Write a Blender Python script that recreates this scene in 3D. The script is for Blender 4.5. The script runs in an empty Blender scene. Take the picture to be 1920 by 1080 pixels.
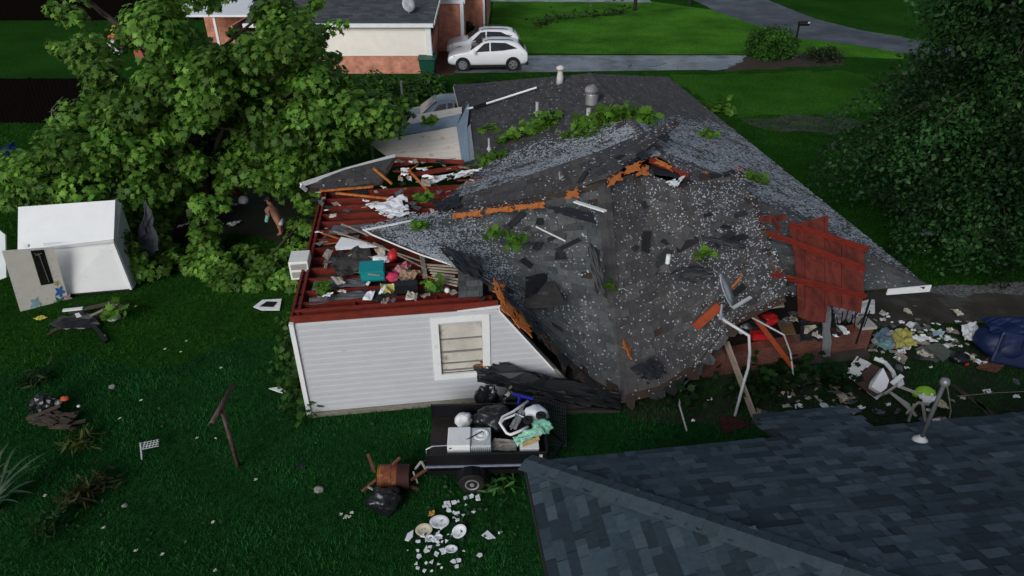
import bpy, bmesh, math, random
import numpy as np
from mathutils import Vector, Matrix, noise
R=math.radians
scene=bpy.context.scene
col=scene.collection
# ---------------------------------------------------------------- camera
F=1300.; TH=R(31.6); HC=10.3
cam=bpy.data.cameras.new('camera'); cam.sensor_width=36; cam.lens=36*F/1920; cam.clip_end=2000; cam.clip_start=.1
co=bpy.data.objects.new('camera',cam); col.objects.link(co)
co.location=(0,0,HC); co.rotation_euler=(R(90)-TH,0,0); scene.camera=co
# ---------------------------------------------------------------- sky, soft low sun through cloud
SV=Vector((-.40,-.80,.46)).normalized()
w=bpy.data.worlds.new('World'); scene.world=w; w.use_nodes=True
nt=w.node_tree; bg=nt.nodes['Background']
sky=nt.nodes.new('ShaderNodeTexSky'); sky.sky_type='NISHITA'; sky.sun_disc=False
sky.sun_elevation=math.asin(SV.z); sky.sun_rotation=math.atan2(SV.x,SV.y)
sky.air_density=1.; sky.dust_density=2.; sky.ozone_density=1.
hs=nt.nodes.new('ShaderNodeHueSaturation'); hs.inputs['Saturation'].default_value=.72
nt.links.new(sky.outputs[0],hs.inputs['Color']); nt.links.new(hs.outputs[0],bg.inputs['Color'])
bg.inputs['Strength'].default_value=.070
sl=bpy.data.lights.new('sun','SUN'); sl.energy=1.6; sl.angle=R(35); sl.color=(.95,.98,1.)
so=bpy.data.objects.new('sun',sl); col.objects.link(so); so.location=(0,0,60)
so.rotation_euler=(-SV).to_track_quat('-Z','Y').to_euler()
scene.view_settings.view_transform='Standard'; scene.view_settings.look='None'
scene.view_settings.exposure=.22; scene.view_settings.gamma=1
# ---------------------------------------------------------------- measuring helpers (photo pixel -> point on a known height or plane)
CAM=np.array([0,0,HC])
def ray(px,py):
    a=(px-960)/F; b=-(py-540)/F
    return np.array([a, math.cos(TH)+b*math.sin(TH), -math.sin(TH)+b*math.cos(TH)])
def P(px,py,z=0.):
    d=ray(px,py); return CAM+d*((z-HC)/d[2])
def PY(px,py,Y):
    d=ray(px,py); return CAM+d*(Y/d[1])
def PP(px,py,A,B,C):
    A,B,C=map(np.array,(A,B,C)); n=np.cross(B-A,C-A); d=ray(px,py)
    return CAM+d*(((A-CAM)@n)/(d@n))
YA=R(7.8); O=P(582,780)
U=np.array([math.cos(YA),math.sin(YA),0]); V=np.array([-math.sin(YA),math.cos(YA),0]); Z=np.array([0,0,1.])
def W(u,v,z): return O+U*u+V*v+Z*z
def UV(p): q=np.array(p)-O; return q@U,q@V
rnd=random.Random(7)
# ---------------------------------------------------------------- materials
MATS={}
def M(name,c,rough=.7,var=.18,scale=6.,bump=.0,bscale=40.,attr=False,spec=.35,c2=None,c2t=.55,c2s=3.,metal=0.,transl=0.,coat=0.,stretch=None,rvar=0.):
    if name in MATS: return MATS[name]
    m=bpy.data.materials.new(name); m.use_nodes=True; t=m.node_tree; N=t.nodes; L=t.links
    b=N['Principled BSDF']; b.inputs['Roughness'].default_value=rough; b.inputs['Specular IOR Level'].default_value=spec; b.inputs['Metallic'].default_value=metal
    if coat: b.inputs['Coat Weight'].default_value=coat; b.inputs['Coat Roughness'].default_value=.08
    tc=N.new('ShaderNodeTexCoord'); mp=N.new('ShaderNodeMapping'); L.new(tc.outputs['Object'],mp.inputs[0])
    if stretch: mp.inputs['Scale'].default_value=stretch
    nz=N.new('ShaderNodeTexNoise'); nz.inputs['Scale'].default_value=scale; nz.inputs['Detail'].default_value=6; nz.inputs['Roughness'].default_value=.65
    L.new(mp.outputs[0],nz.inputs[0])
    if attr:
        at=N.new('ShaderNodeAttribute'); at.attribute_name='Col'; src=at.outputs['Color']
    else:
        rg=N.new('ShaderNodeRGB'); rg.outputs[0].default_value=(*c,1); src=rg.outputs[0]
    if c2:
        n2=N.new('ShaderNodeTexNoise'); n2.inputs['Scale'].default_value=c2s; n2.inputs['Detail'].default_value=8; n2.inputs['Roughness'].default_value=.7; L.new(mp.outputs[0],n2.inputs[0])
        mr=N.new('ShaderNodeMapRange'); mr.inputs[1].default_value=c2t-.07; mr.inputs[2].default_value=c2t+.07; L.new(n2.outputs[0],mr.inputs[0])
        mx=N.new('ShaderNodeMix'); mx.data_type='RGBA'; L.new(mr.outputs[0],mx.inputs[0]); L.new(src,mx.inputs[6]); mx.inputs[7].default_value=(*c2,1); src=mx.outputs[2]
    if var:
        mv=N.new('ShaderNodeMapRange'); mv.inputs[1].default_value=.25; mv.inputs[2].default_value=.75; mv.inputs[3].default_value=1-var; mv.inputs[4].default_value=1+var
        L.new(nz.outputs[0],mv.inputs[0])
        vm=N.new('ShaderNodeVectorMath'); vm.operation='SCALE'; L.new(src,vm.inputs[0]); L.new(mv.outputs[0],vm.inputs['Scale']); src=vm.outputs[0]
    L.new(src,b.inputs['Base Color'])
    if rvar:
        mr2=N.new('ShaderNodeMapRange'); mr2.inputs[1].default_value=.35; mr2.inputs[2].default_value=.65; mr2.inputs[3].default_value=max(.03,rough-rvar); mr2.inputs[4].default_value=min(1,rough+rvar); L.new(nz.outputs[0],mr2.inputs[0]); L.new(mr2.outputs[0],b.inputs['Roughness'])
    if bump:
        nb=N.new('ShaderNodeTexNoise'); nb.inputs['Scale'].default_value=bscale; nb.inputs['Detail'].default_value=4; L.new(mp.outputs[0],nb.inputs[0])
        bp=N.new('ShaderNodeBump'); bp.inputs['Strength'].default_value=bump; bp.inputs['Distance'].default_value=.02; L.new(nb.outputs[0],bp.inputs['Height']); L.new(bp.outputs[0],b.inputs['Normal'])
    if transl:
        out=N['Material Output']; ms=N.new('ShaderNodeMixShader'); tr=N.new('ShaderNodeBsdfTranslucent'); L.new(src,tr.inputs['Color']); ms.inputs[0].default_value=transl
        L.new(b.outputs[0],ms.inputs[1]); L.new(tr.outputs[0],ms.inputs[2]); L.new(ms.outputs[0],out.inputs['Surface'])
    MATS[name]=m; return m
def Mbrick(name,c1,c2,mortar,bw=.2,bh=.067):
    if name in MATS: return MATS[name]
    m=bpy.data.materials.new(name); m.use_nodes=True; t=m.node_tree; N=t.nodes; L=t.links; b=N['Principled BSDF']
    uv=N.new('ShaderNodeUVMap'); uv.uv_map='UVMap'
    bt=N.new('ShaderNodeTexBrick'); bt.inputs['Scale'].default_value=1; bt.inputs['Brick Width'].default_value=bw; bt.inputs['Row Height'].default_value=bh; bt.inputs['Mortar Size'].default_value=.008
    bt.inputs['Color1'].default_value=(*c1,1); bt.inputs['Color2'].default_value=(*c2,1); bt.inputs['Mortar'].default_value=(*mortar,1); bt.inputs['Bias'].default_value=0
    L.new(uv.outputs[0],bt.inputs[0])
    nz=N.new('ShaderNodeTexNoise'); nz.inputs['Scale'].default_value=2.2; nz.inputs['Detail'].default_value=7; L.new(uv.outputs[0],nz.inputs[0])
    mr=N.new('ShaderNodeMapRange'); mr.inputs[1].default_value=.3; mr.inputs[2].default_value=.7; mr.inputs[3].default_value=.6; mr.inputs[4].default_value=1.25; L.new(nz.outputs[0],mr.inputs[0])
    vm=N.new('ShaderNodeVectorMath'); vm.operation='SCALE'; L.new(bt.outputs[0],vm.inputs[0]); L.new(mr.outputs[0],vm.inputs['Scale']); L.new(vm.outputs[0],b.inputs['Base Color'])
    b.inputs['Roughness'].default_value=.8
    bp=N.new('ShaderNodeBump'); bp.inputs['Distance'].default_value=.01; bp.inputs['Strength'].default_value=.6; bp.invert=True; L.new(bt.outputs['Fac'],bp.inputs['Height']); L.new(bp.outputs[0],b.inputs['Normal'])
    MATS[name]=m; return m
WHITE=M('white_paint',(.78,.79,.80),.5,.07,3,c2=(.55,.55,.52),c2t=.66,c2s=5)
SIDING=M('white_siding',(.50,.515,.545),.45,.06,2.5,c2=(.36,.355,.35),c2t=.66,c2s=5,stretch=(1,1,3))
DRYW=M('drywall_white',(.80,.81,.83),.8,.06,4,c2=(.45,.43,.40),c2t=.66,c2s=6)
RED=M('red_stained_timber',(.22,.024,.011),.55,.55,5,c2=(.085,.010,.007),c2t=.52,c2s=5,stretch=(1,2.5,5),spec=.35,bump=.5,bscale=22)
REDP=M('red_sheathing',(.145,.025,.015),.7,.4,3,c2=(.075,.013,.009),c2t=.54,c2s=2.2,stretch=(2,1,1),bump=.2,bscale=14)
ORANGE=M('raw_splintered_wood',(.50,.16,.035),.7,.35,9,c2=(.28,.06,.012),c2t=.55,c2s=8)
WOODG=M('weathered_board',(.33,.27,.22),.8,.3,6,c2=(.18,.14,.11),c2t=.55,c2s=9,stretch=(6,6,1))
WOODD=M('old_dark_board',(.085,.062,.045),.85,.35,6,c2=(.04,.03,.022),c2t=.5,c2s=6)
SHING=M('asphalt_shingle',(.05,.05,.05),.85,.28,9,attr=True,bump=.35,bscale=90,spec=.25)
SHINGN=M('blue_grey_shingle',(.05,.05,.05),.8,.22,14,attr=True,bump=.4,bscale=120,spec=.3)
FELT=M('black_roofing_felt',(.012,.013,.016),.55,.3,5,bump=.3,bscale=20,spec=.4)
FLAKE=M('pale_insulation_flake',(.33,.36,.395),.85,.25,3)
BLACKM=M('black_metal',(.006,.006,.008),.4,.2,8,spec=.4)
DECKD=M('dark_roof_deck',(.035,.022,.016),.85,.4,5)
RUST=M('rusty_steel',(.16,.045,.018),.75,.45,7,c2=(.42,.17,.05),c2t=.6,c2s=4,bump=.4,bscale=25)
RUSTD=M('dark_rust',(.035,.010,.008),.8,.3,6)
POSTM=M('rusted_pipe',(.095,.060,.050),.7,.35,7,c2=(.05,.03,.025),c2t=.5,c2s=8)
BAGB=M('black_plastic_bag',(.010,.011,.013),.28,.15,5,bump=.8,bscale=9,spec=.55)
ALU=M('dull_aluminium',(.48,.50,.53),.4,.15,8,metal=.7)
GREYP=M('grey_pipe',(.40,.41,.43),.5,.15,8)
GLASSD=M('dark_glass',(.012,.014,.018),.08,.1,3,spec=.6)
RUBBER=M('tyre_rubber',(.010,.010,.010),.8,.15,9)
CONC=M('wet_concrete',(.155,.160,.168),.3,.3,.8,c2=(.075,.076,.082),c2t=.5,c2s=.35,rvar=.24,bump=.1,bscale=30,spec=.5)
ASPH=M('wet_asphalt',(.030,.034,.043),.5,.2,.4,c2=(.045,.05,.058),c2t=.56,c2s=.3,rvar=.12,bump=.15,bscale=40,spec=.4)
MUD=M('bare_mud',(.026,.023,.016),.8,.4,2.,c2=(.010,.020,.007),c2t=.5,c2s=1.5,bump=.6,bscale=10)
MULCH=M('brown_mulch',(.040,.028,.018),.85,.4,3,bump=.6,bscale=14)
BARK=M('tree_bark',(.045,.036,.026),.9,.35,5,bump=.8,bscale=12,stretch=(1,1,.3))
LEAF=M('leaf',(.05,.1,.02),.5,.12,20,attr=True,transl=.38,spec=.22)
GRASSB=M('grass_blade',(.02,.06,.01),.8,.15,1.5,attr=True,transl=.2,spec=.0)
# ---------------------------------------------------------------- object helpers
def tag(o,label=None,cat=None,group=None,kind=None):
    if label: o['label']=label
    if cat: o['category']=cat
    if group: o['group']=group
    if kind: o['kind']=kind
    return o
def empty(name,loc,label=None,cat=None,group=None):
    o=bpy.data.objects.new(name,None); col.objects.link(o); o.location=tuple(float(x) for x in loc); o.empty_display_size=.2
    o['org']=[float(x) for x in loc]; return tag(o,label,cat,group)
class MB:
    def __init__(s): s.v=[]; s.f=[]; s.uv=[]; s.c=[]; s.smooth=False
    def add(s,vs,fs,c=None,uvs=None):
        n=len(s.v); s.v+=[tuple(float(q) for q in p) for p in vs]; s.f+=[tuple(i+n for i in f) for f in fs]
        s.c+=[(c or (.5,.5,.5))]*len(vs)
        return s
    def box(s,c,sz,ax=None,cc=None):
        c=np.array(c,float); X,Y,Zz=ax if ax else (np.array([1.,0,0]),np.array([0,1.,0]),Z)
        h=[q/2 for q in sz]; vs=[c+X*h[0]*i+Y*h[1]*j+Zz*h[2]*k for k in(-1,1) for j in(-1,1) for i in(-1,1)]
        return s.add(vs,[(0,2,3,1),(4,5,7,6),(0,1,5,4),(2,6,7,3),(0,4,6,2),(1,3,7,5)],cc)
    def bar(s,p,q,wd,ht,up=(0,0,1),cc=None,tw=1.):
        p=np.array(p,float);q=np.array(q,float);d=q-p;l=np.linalg.norm(d);d=d/l;up=np.array(up,float)
        sd=np.cross(d,up); 
        if np.linalg.norm(sd)<1e-4: sd=np.cross(d,np.array([1.,0,0]))
        sd/=np.linalg.norm(sd); u2=np.cross(sd,d)
        vs=[]
        for e,k in((p,1.),(q,tw)):
            for a,b in((-1,-1),(1,-1),(1,1),(-1,1)): vs.append(e+sd*a*wd/2*k+u2*b*ht/2*k)
        return s.add(vs,[(3,2,1,0),(4,5,6,7),(0,1,5,4),(1,2,6,5),(2,3,7,6),(3,0,4,7)],cc)
    def tube(s,pts,r,n=8,cap=True):
        pts=[np.array(p,float) for p in pts]; k=len(pts); rs=r if hasattr(r,'__len__') else [r]*k
        base=len(s.v); prev=None; vs=[]
        for i,p in enumerate(pts):
            d=pts[min(i+1,k-1)]-pts[max(i-1,0)]; d=d/(np.linalg.norm(d)+1e-9)
            if prev is None:
                a=np.cross(d,Z); 
                if np.linalg.norm(a)<.05: a=np.cross(d,np.array([1.,0,0]))
            else: a=prev-d*(prev@d)
            a/=np.linalg.norm(a); b=np.cross(d,a); prev=a
            for j in range(n):
                t=2*math.pi*j/n; vs.append(p+(a*math.cos(t)+b*math.sin(t))*rs[i])
        fs=[(i*n+j,i*n+(j+1)%n,(i+1)*n+(j+1)%n,(i+1)*n+j) for i in range(k-1) for j in range(n)]
        if cap: fs+=[tuple(range(n-1,-1,-1)),tuple((k-1)*n+j for j in range(n))]
        return s.add(vs,fs)
    def lathe(s,c,prof,n=20,ax=None):
        c=np.array(c,float); X,Y,A=ax if ax else (np.array([1.,0,0]),np.array([0,1.,0]),Z)
        vs=[];k=len(prof)
        for r,h in prof:
            for j in range(n):
                t=2*math.pi*j/n; vs.append(c+X*r*math.cos(t)+Y*r*math.sin(t)+A*h)
        fs=[(i*n+j,i*n+(j+1)%n,(i+1)*n+(j+1)%n,(i+1)*n+j) for i in range(k-1) for j in range(n)]
        fs+=[tuple(range(n-1,-1,-1)),tuple((k-1)*n+j for j in range(n))]
        return s.add(vs,fs)
    def slab(s,poly,th,nrm=None,cc=None):
        p=[np.array(q,float) for q in poly]
        if nrm is None:
            nrm=np.zeros(3)
            for i in range(len(p)): nrm+=np.cross(p[i]-p[0],p[(i+1)%len(p)]-p[0])
        nrm=np.array(nrm,float); nrm/=np.linalg.norm(nrm)
        k=len(p); vs=p+[q-nrm*th for q in p]
        fs=[tuple(range(k)),tuple(range(2*k-1,k-1,-1))]+[(i,i+k,(i+1)%k+k,(i+1)%k) for i in range(k)]
        return s.add(vs,fs,cc)
    def build(s,name,mat,parent=None,label=None,cat=None,group=None,kind=None,smooth=False,uvaxes=None,bevel=0):
        org=np.array(parent['org']) if parent is not None else None
        va=np.array(s.v)
        if org is None:
            org=np.array([va[:,0].mean(),va[:,1].mean(),va[:,2].min()])
        me=bpy.data.meshes.new(name); me.from_pydata([tuple(q) for q in va-org],[],s.f); me.update()
        if uvaxes is not None:
            ul=me.uv_layers.new(name='UVMap'); a,b=uvaxes
            li=np.zeros(len(me.loops),int); me.loops.foreach_get('vertex_index',li)
            uvs=np.stack([va[li]@np.array(a),va[li]@np.array(b)],1); ul.data.foreach_set('uv',uvs.ravel())
        ca=me.color_attributes.new('Col','FLOAT_COLOR','POINT')
        ca.data.foreach_set('color',np.concatenate([np.array(s.c),np.ones((len(s.c),1))],1).ravel())
        if smooth: me.polygons.foreach_set('use_smooth',[True]*len(me.polygons))
        me.materials.append(mat)
        o=bpy.data.objects.new(name,me); col.objects.link(o)
        if parent is not None: o.parent=parent
        else: o.location=tuple(org)
        o['org']=[float(x) for x in org]
        if bevel:
            bv=o.modifiers.new('bevel','BEVEL'); bv.width=bevel; bv.segments=2; bv.limit_method='ANGLE'
        return tag(o,label,cat,group,kind)
def jag(poly,step=.12,amp=.05,seed=0,skip=()):
    r=random.Random(seed); out=[]; n=len(poly)
    for i in range(n):
        a=np.array(poly[i],float); b=np.array(poly[(i+1)%n],float); out.append(a)
        if i in skip: continue
        c=np.mean([np.array(q,float) for q in poly],0)
        k=int(np.linalg.norm(b-a)/step)
        for j in range(1,k):
            q=a+(b-a)*(j/k+r.uniform(-.3,.3)/k); inw=(c-q); inw/=np.linalg.norm(inw)+1e-9
            out.append(q+inw*r.uniform(-.2,1.)*amp)
    return out
def fast(name,verts,tris,cols,mat,parent=None,org=(0,0,0)):
    me=bpy.data.meshes.new(name); nv=len(verts); nf=len(tris)
    org=np.array(parent['org']) if parent is not None else np.array(org,float)
    me.vertices.add(nv); me.vertices.foreach_set('co',(verts-org).astype(np.float32).ravel())
    me.loops.add(nf*3); me.loops.foreach_set('vertex_index',tris.astype(np.int32).ravel())
    me.polygons.add(nf); me.polygons.foreach_set('loop_start',np.arange(0,nf*3,3,dtype=np.int32)); me.polygons.foreach_set('loop_total',np.full(nf,3,np.int32))
    me.update(calc_edges=True)
    ca=me.color_attributes.new('Col','FLOAT_COLOR','POINT'); ca.data.foreach_set('color',np.concatenate([cols,np.ones((nv,1))],1).astype(np.float32).ravel())
    me.materials.append(mat); o=bpy.data.objects.new(name,me); col.objects.link(o)
    if parent is not None: o.parent=parent
    else: o.location=tuple(org)
    o['org']=[float(x) for x in org]
    return o
# maple-like leaves --------------------------------------------------------
_h=[(0,0),(.26,-.06),(.25,.10),(.60,.26),(.36,.40),(.34,.68),(.14,.60)]
LSH=np.array(_h+[(0,1.)]+[(-x,y) for x,y in _h[:0:-1]])
LSIMPLE=np.array([(0,0),(.30,.25),(.24,.62),(0,1.),(-.24,.62),(-.30,.25)])
LNARROW=np.array([(0,0),(.10,.3),(.07,.7),(0,1.),(-.07,.7),(-.10,.3)])
def leaves(pts,nrm,size,pal,rng,shape=LSH,droop=.25):
    N=len(pts); k=len(shape); nrm=nrm/np.linalg.norm(nrm,axis=1,keepdims=True)
    r=rng.normal(size=(N,3)); r[:,2]-=.5; a=r-nrm*np.sum(r*nrm,1,keepdims=True); a/=np.linalg.norm(a,axis=1,keepdims=True); b=np.cross(nrm,a)
    sz=size*rng.uniform(.6,1.25,(N,1)); sh=np.concatenate([shape,[[0,.38]]])
    v=pts[:,None,:]+sz[:,None]*(b[:,None,:]*sh[None,:,0:1]+a[:,None,:]*sh[None,:,1:2]-nrm[:,None,:]*(droop*(sh[:,0]**2+.5*sh[:,1]**2))[None,:,None])
    pal=np.array(pal); t=rng.beta(1.4,2.,(N,1)); c=pal[0]*(1-t)+pal[1]*t; c*=rng.uniform(.75,1.25,(N,1))
    cols=np.repeat(c[:,None,:],k+1,1).reshape(-1,3)
    tri=np.array([(j,(j+1)%k,k) for j in range(k)]); T=(tri[None]+np.arange(N)[:,None,None]*(k+1)).reshape(-1,3)
    return v.reshape(-1,3),T,cols
def clumps_to_leaves(cl,per,size,pal,rng,shape=LSH,up=.7,flat=.75):
    C=np.array([c[:3] for c in cl]); Rr=np.array([c[3] for c in cl]); n=np.maximum(6,(per*(Rr/np.mean(Rr))**2)).astype(int)
    idx=np.repeat(np.arange(len(cl)),n); d=rng.normal(size=(len(idx),3)); d/=np.linalg.norm(d,axis=1,keepdims=True)
    rad=Rr[idx,None]*rng.uniform(.15,1,(len(idx),1))**.45; off=d*rad; off[:,2]*=flat
    pts=C[idx]+off; nr=d*.8+rng.normal(size=d.shape)*.45; nr[:,2]+=up
    keep=pts[:,2]>.03
    cb=rng.uniform(.5,1.55,(len(cl),1))
    v,T,c=leaves(pts[keep],nr[keep],size,pal,rng,shape); c=c*np.repeat(cb[idx[keep]],len(shape)+1,0)
    return v,T,c
# ruled roof surfaces covered by single shingle tabs ------------------------
def polyat(pl,s):
    pl=[np.array(p,float) for p in pl]; L=[np.linalg.norm(pl[i+1]-pl[i]) for i in range(len(pl)-1)]; t=s*sum(L)
    for i,l in enumerate(L):
        if t<=l or i==len(L)-1: return pl[i]+(pl[i+1]-pl[i])*(t/max(l,1e-6))
        t-=l
def surf(B,T):
    return lambda s,t:(1-t)*polyat(B,s)+t*polyat(T,s)
def snorm(S,s,t):
    e=.01; a=S(min(s+e,1),t)-S(max(s-e,0),t); b=S(s,min(t+e,1))-S(s,max(t-e,0)); n=np.cross(a,b); l=np.linalg.norm(n)
    if l<1e-9: return Z.copy()
    n/=l
    return n if n[2]>=0 else -n
PAL3=[(.070,.078,.081),(.084,.090,.092),(.077,.083,.085),(.096,.099,.098),(.062,.069,.072)]
def shingles(name,B,T,parent,mat=None,course=.145,tab=.30,seed=1,pal=PAL3,lift=.011,rag=(0,0,0,0),keep=None,deck=True,lab=None,deckmat=None,amp=.35,missing=0.):
    r=random.Random(seed); S=surf(B,T); m=MB(); dk=MB()
    sl=np.mean([np.linalg.norm(S(s,1)-S(s,0)) for s in(0,.25,.5,.75,1)]); n=max(2,int(sl/course))
    def frag(s,t,x,y):
        q=noise.noise(Vector((x*1.7,y*1.7,seed*3.1)))*.6+noise.noise(Vector((x*5,y*5,seed)))*.4
        a=1+amp*q*2
        return t<rag[0]*a or 1-t<rag[1]*a or s<rag[2]*a or 1-s<rag[3]*a
    for i in range(n):
        t0=i/n; t1=(i+1)/n; ln=np.linalg.norm(S(1,t0)-S(0,t0))
        ln=sum(np.linalg.norm(S((j+1)/8,t0)-S(j/8,t0)) for j in range(8))
        x=-r.uniform(0,tab)
        while x<ln:
            wd=tab*r.uniform(.75,1.25); a=max(0,x/ln) if ln>0 else 0; b=min(1,(x+wd-.008)/ln) if ln>0 else 1; x+=wd
            if b-a<1e-4: continue
            mid=((a+b)/2,(t0+t1)/2)
            if frag(mid[0],mid[1],x,i*course): continue
            if keep and not keep(*mid): continue
            if missing and r.random()<missing: continue
            nn=snorm(S,*mid); jt=r.uniform(0,.006); lf=lift+jt
            tb=min(1,t1+.12*(t1-t0))
            c=r.choice(pal); k=r.uniform(.82,1.2); c=tuple(q*k for q in c)
            q0,q1,q2,q3=S(a,t0)+nn*lf,S(b,t0)+nn*(lf+r.uniform(0,.004)),S(b,tb)+nn*.005,S(a,tb)+nn*.005
            m.add([q0,q1,q2,q3,S(a,t0),S(b,t0)],[(0,1,2,3),(4,5,1,0)],c)
    o=m.build(name,mat or SHING,parent,label=lab)
    if deck:
        ns=24; ntt=max(6,n//2)
        g=[[None]*(ntt+1) for _ in range(ns+1)]; vs=[]
        for i in range(ns+1):
            for j in range(ntt+1):
                s=i/ns; t=j/ntt; p=S(s,t)
                g[i][j]=len(vs); vs.append(p-snorm(S,min(max(s,.02),.98),min(max(t,.02),.98))*.004)
        k=len(vs); vs2=[vs[i]-np.array([0,0,.024]) for i in range(k)]
        fs=[];used={}
        cell=lambda i,j:(0<=i<ns and 0<=j<ntt) and not frag((i+.5)/ns*1.0,(j+.5)/ntt,(i+.5)/ns*3,(j+.5)/ntt*3+7) if (rag!=(0,0,0,0)) else (0<=i<ns and 0<=j<ntt)
        rr=tuple(q*.55 for q in rag); rag0=rag; rag=rr
        for i in range(ns):
            for j in range(ntt):
                if not cell(i,j) or (keep and not keep((i+.5)/ns,(j+.5)/ntt)): continue
                a,b,c,d=g[i][j],g[i+1][j],g[i+1][j+1],g[i][j+1]
                fs+=[(a,b,c,d),(d+k,c+k,b+k,a+k)]
                for (di,dj,e0,e1) in((-1,0,d,a),(1,0,b,c),(0,-1,a,b),(0,1,c,d)):
                    if not cell(i+di,j+dj) or (keep and not keep((i+di+.5)/ns,(j+dj+.5)/ntt)): fs.append((e1,e0,e0+k,e1+k))
        dk.add(vs+vs2,fs)
        if fs: dk.build('roof_deck',deckmat or DECKD,o)
    return o,S
FL=[]   # flakes: (surface, dens)
def flakes(S,n,dens,seed,size=(.018,.05)):
    r=random.Random(seed)
    for _ in range(n):
        s,t=r.random(),r.random()
        if r.random()>dens(s,t): continue
        p=S(s,t); q_=noise.noise(Vector((p[0]*1.1,p[1]*1.6,seed)))+.55*noise.noise(Vector((p[0]*3.4,p[1]*4.1,seed)))
        if r.random()>.80+1.15*q_: continue
        p=p; nn=snorm(S,s,t); FL.append((p+nn*r.uniform(.02,.03),nn,r.uniform(*size),r.random()*6.28,r.uniform(-.25,.25)))
def emit_flakes():
    m=MB(); r=random.Random(5)
    for p,nn,sz,a,tl in FL:
        x=np.cross(nn,[0,1,.1]); x/=np.linalg.norm(x); y=np.cross(nn,x)
        e1=x*math.cos(a)+y*math.sin(a); e2=-x*math.sin(a)+y*math.cos(a); e2=e2+nn*tl
        w=sz*r.uniform(.3,.75); k=r.uniform(-.3,.3)
        m.add([p-e1*sz,p-e2*w+e1*sz*k,p+e1*sz*r.uniform(.6,1),p+e2*w*r.uniform(.6,1.1)],[(0,1,2,3)])
    m.build('insulation_flakes',FLAKE,None,'pale flakes of torn insulation scattered over the broken dark roof','insulation flakes',kind='stuff')
# ================================================================ SETTING
def Mground(name,ca,cb,cc):
    m=bpy.data.materials.new(name); m.use_nodes=True; t=m.node_tree; N=t.nodes; L=t.links; b=N['Principled BSDF']; b.inputs['Roughness'].default_value=.85; b.inputs['Specular IOR Level'].default_value=.0
    tc=N.new('ShaderNodeTexCoord')
    def nz(s,d=6):
        n=N.new('ShaderNodeTexNoise'); n.inputs['Scale'].default_value=s; n.inputs['Detail'].default_value=d; n.inputs['Roughness'].default_value=.65; L.new(tc.outputs['Object'],n.inputs[0]); return n.outputs[0]
    r1=N.new('ShaderNodeValToRGB'); r1.color_ramp.elements[0].color=(*ca,1); r1.color_ramp.elements[1].color=(*cb,1); r1.color_ramp.elements[0].position=.35; r1.color_ramp.elements[1].position=.68; L.new(nz(.22),r1.inputs[0])
    r2=N.new('ShaderNodeMapRange'); r2.inputs[1].default_value=.3; r2.inputs[2].default_value=.7; r2.inputs[3].default_value=.55; r2.inputs[4].default_value=1.4; L.new(nz(7,8),r2.inputs[0])
    mx=N.new('ShaderNodeMix'); mx.data_type='RGBA'; mr=N.new('ShaderNodeMapRange'); mr.inputs[1].default_value=.60; mr.inputs[2].default_value=.72; mr.inputs[4].default_value=.7; L.new(nz(.55,8),mr.inputs[0]); L.new(mr.outputs[0],mx.inputs[0]); L.new(r1.outputs[0],mx.inputs[6]); mx.inputs[7].default_value=(*cc,1)
    vm=N.new('ShaderNodeVectorMath'); vm.operation='SCALE'; L.new(mx.outputs[2],vm.inputs[0]); L.new(r2.outputs[0],vm.inputs['Scale']); L.new(vm.outputs[0],b.inputs['Base Color'])
    bp=N.new('ShaderNodeBump'); bp.inputs['Strength'].default_value=.9; bp.inputs['Distance'].default_value=.06; L.new(nz(28,5),bp.inputs['Height']); L.new(bp.outputs[0],b.inputs['Normal'])
    return m
MLAWN=Mground('half_shaded_lawn',(.022,.080,.010),(.046,.145,.017),(.018,.055,.010))  # mid tone: the fade toward the tree's shade is put into the colour
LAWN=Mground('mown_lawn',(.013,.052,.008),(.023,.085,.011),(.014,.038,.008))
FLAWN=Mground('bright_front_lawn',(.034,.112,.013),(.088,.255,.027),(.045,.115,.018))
YARD=Mground('rough_yard_vignetted',(.010,.050,.014),(.017,.076,.018),(.018,.046,.012))  # coarser grass, darker than the front lawn: mostly vignette put into the colour
def ground_sheet(name,pts,z,mat,jitter=0.,seed=1,label=None):
    pts=[np.array([p[0],p[1],z]) for p in pts]
    if jitter:
        r=random.Random(seed); out=[]
        for i in range(len(pts)):
            a,b=pts[i],pts[(i+1)%len(pts)]; k=max(1,int(np.linalg.norm(b-a)/.5))
            for j in range(k):
                q=a+(b-a)*j/k; out.append(q+np.array([r.uniform(-1,1)*jitter,r.uniform(-1,1)*jitter,0]))
        pts=out
    bm=bmesh.new(); vs=[bm.verts.new(tuple(p)) for p in pts]; f=bm.faces.new(vs); bm.normal_update()
    if f.normal.z<0: f.normal_flip()
    bmesh.ops.triangulate(bm,faces=[f]); me=bpy.data.meshes.new(name); bm.to_mesh(me); bm.free(); me.materials.append(mat)
    o=bpy.data.objects.new(name,me); col.objects.link(o); return tag(o,kind='structure')
def px(*l,z=0): return [P(a,b,z) for a,b in l]
ground_sheet('lawn',[(-600,-80),(600,-80),(600,700),(-600,700)],0,LAWN)
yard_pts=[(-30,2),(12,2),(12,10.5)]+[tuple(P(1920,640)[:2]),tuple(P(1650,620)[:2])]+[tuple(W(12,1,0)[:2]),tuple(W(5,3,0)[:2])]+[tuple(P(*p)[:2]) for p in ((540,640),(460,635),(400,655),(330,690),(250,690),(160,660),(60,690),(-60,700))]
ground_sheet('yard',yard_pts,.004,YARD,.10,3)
ground_sheet('front_lawn',[(-1.6,45),(17,44.6),(24,43.5),(27,50),(12,64),(-1.6,64)],.003,FLAWN)
ground_sheet('front_lawn',px((860,155),(1250,140),(1600,134),(1680,165),(1640,210),(1540,218),(1440,216),(1350,222),(1310,190),(1255,150)),.003,MLAWN,.45,4)
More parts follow.
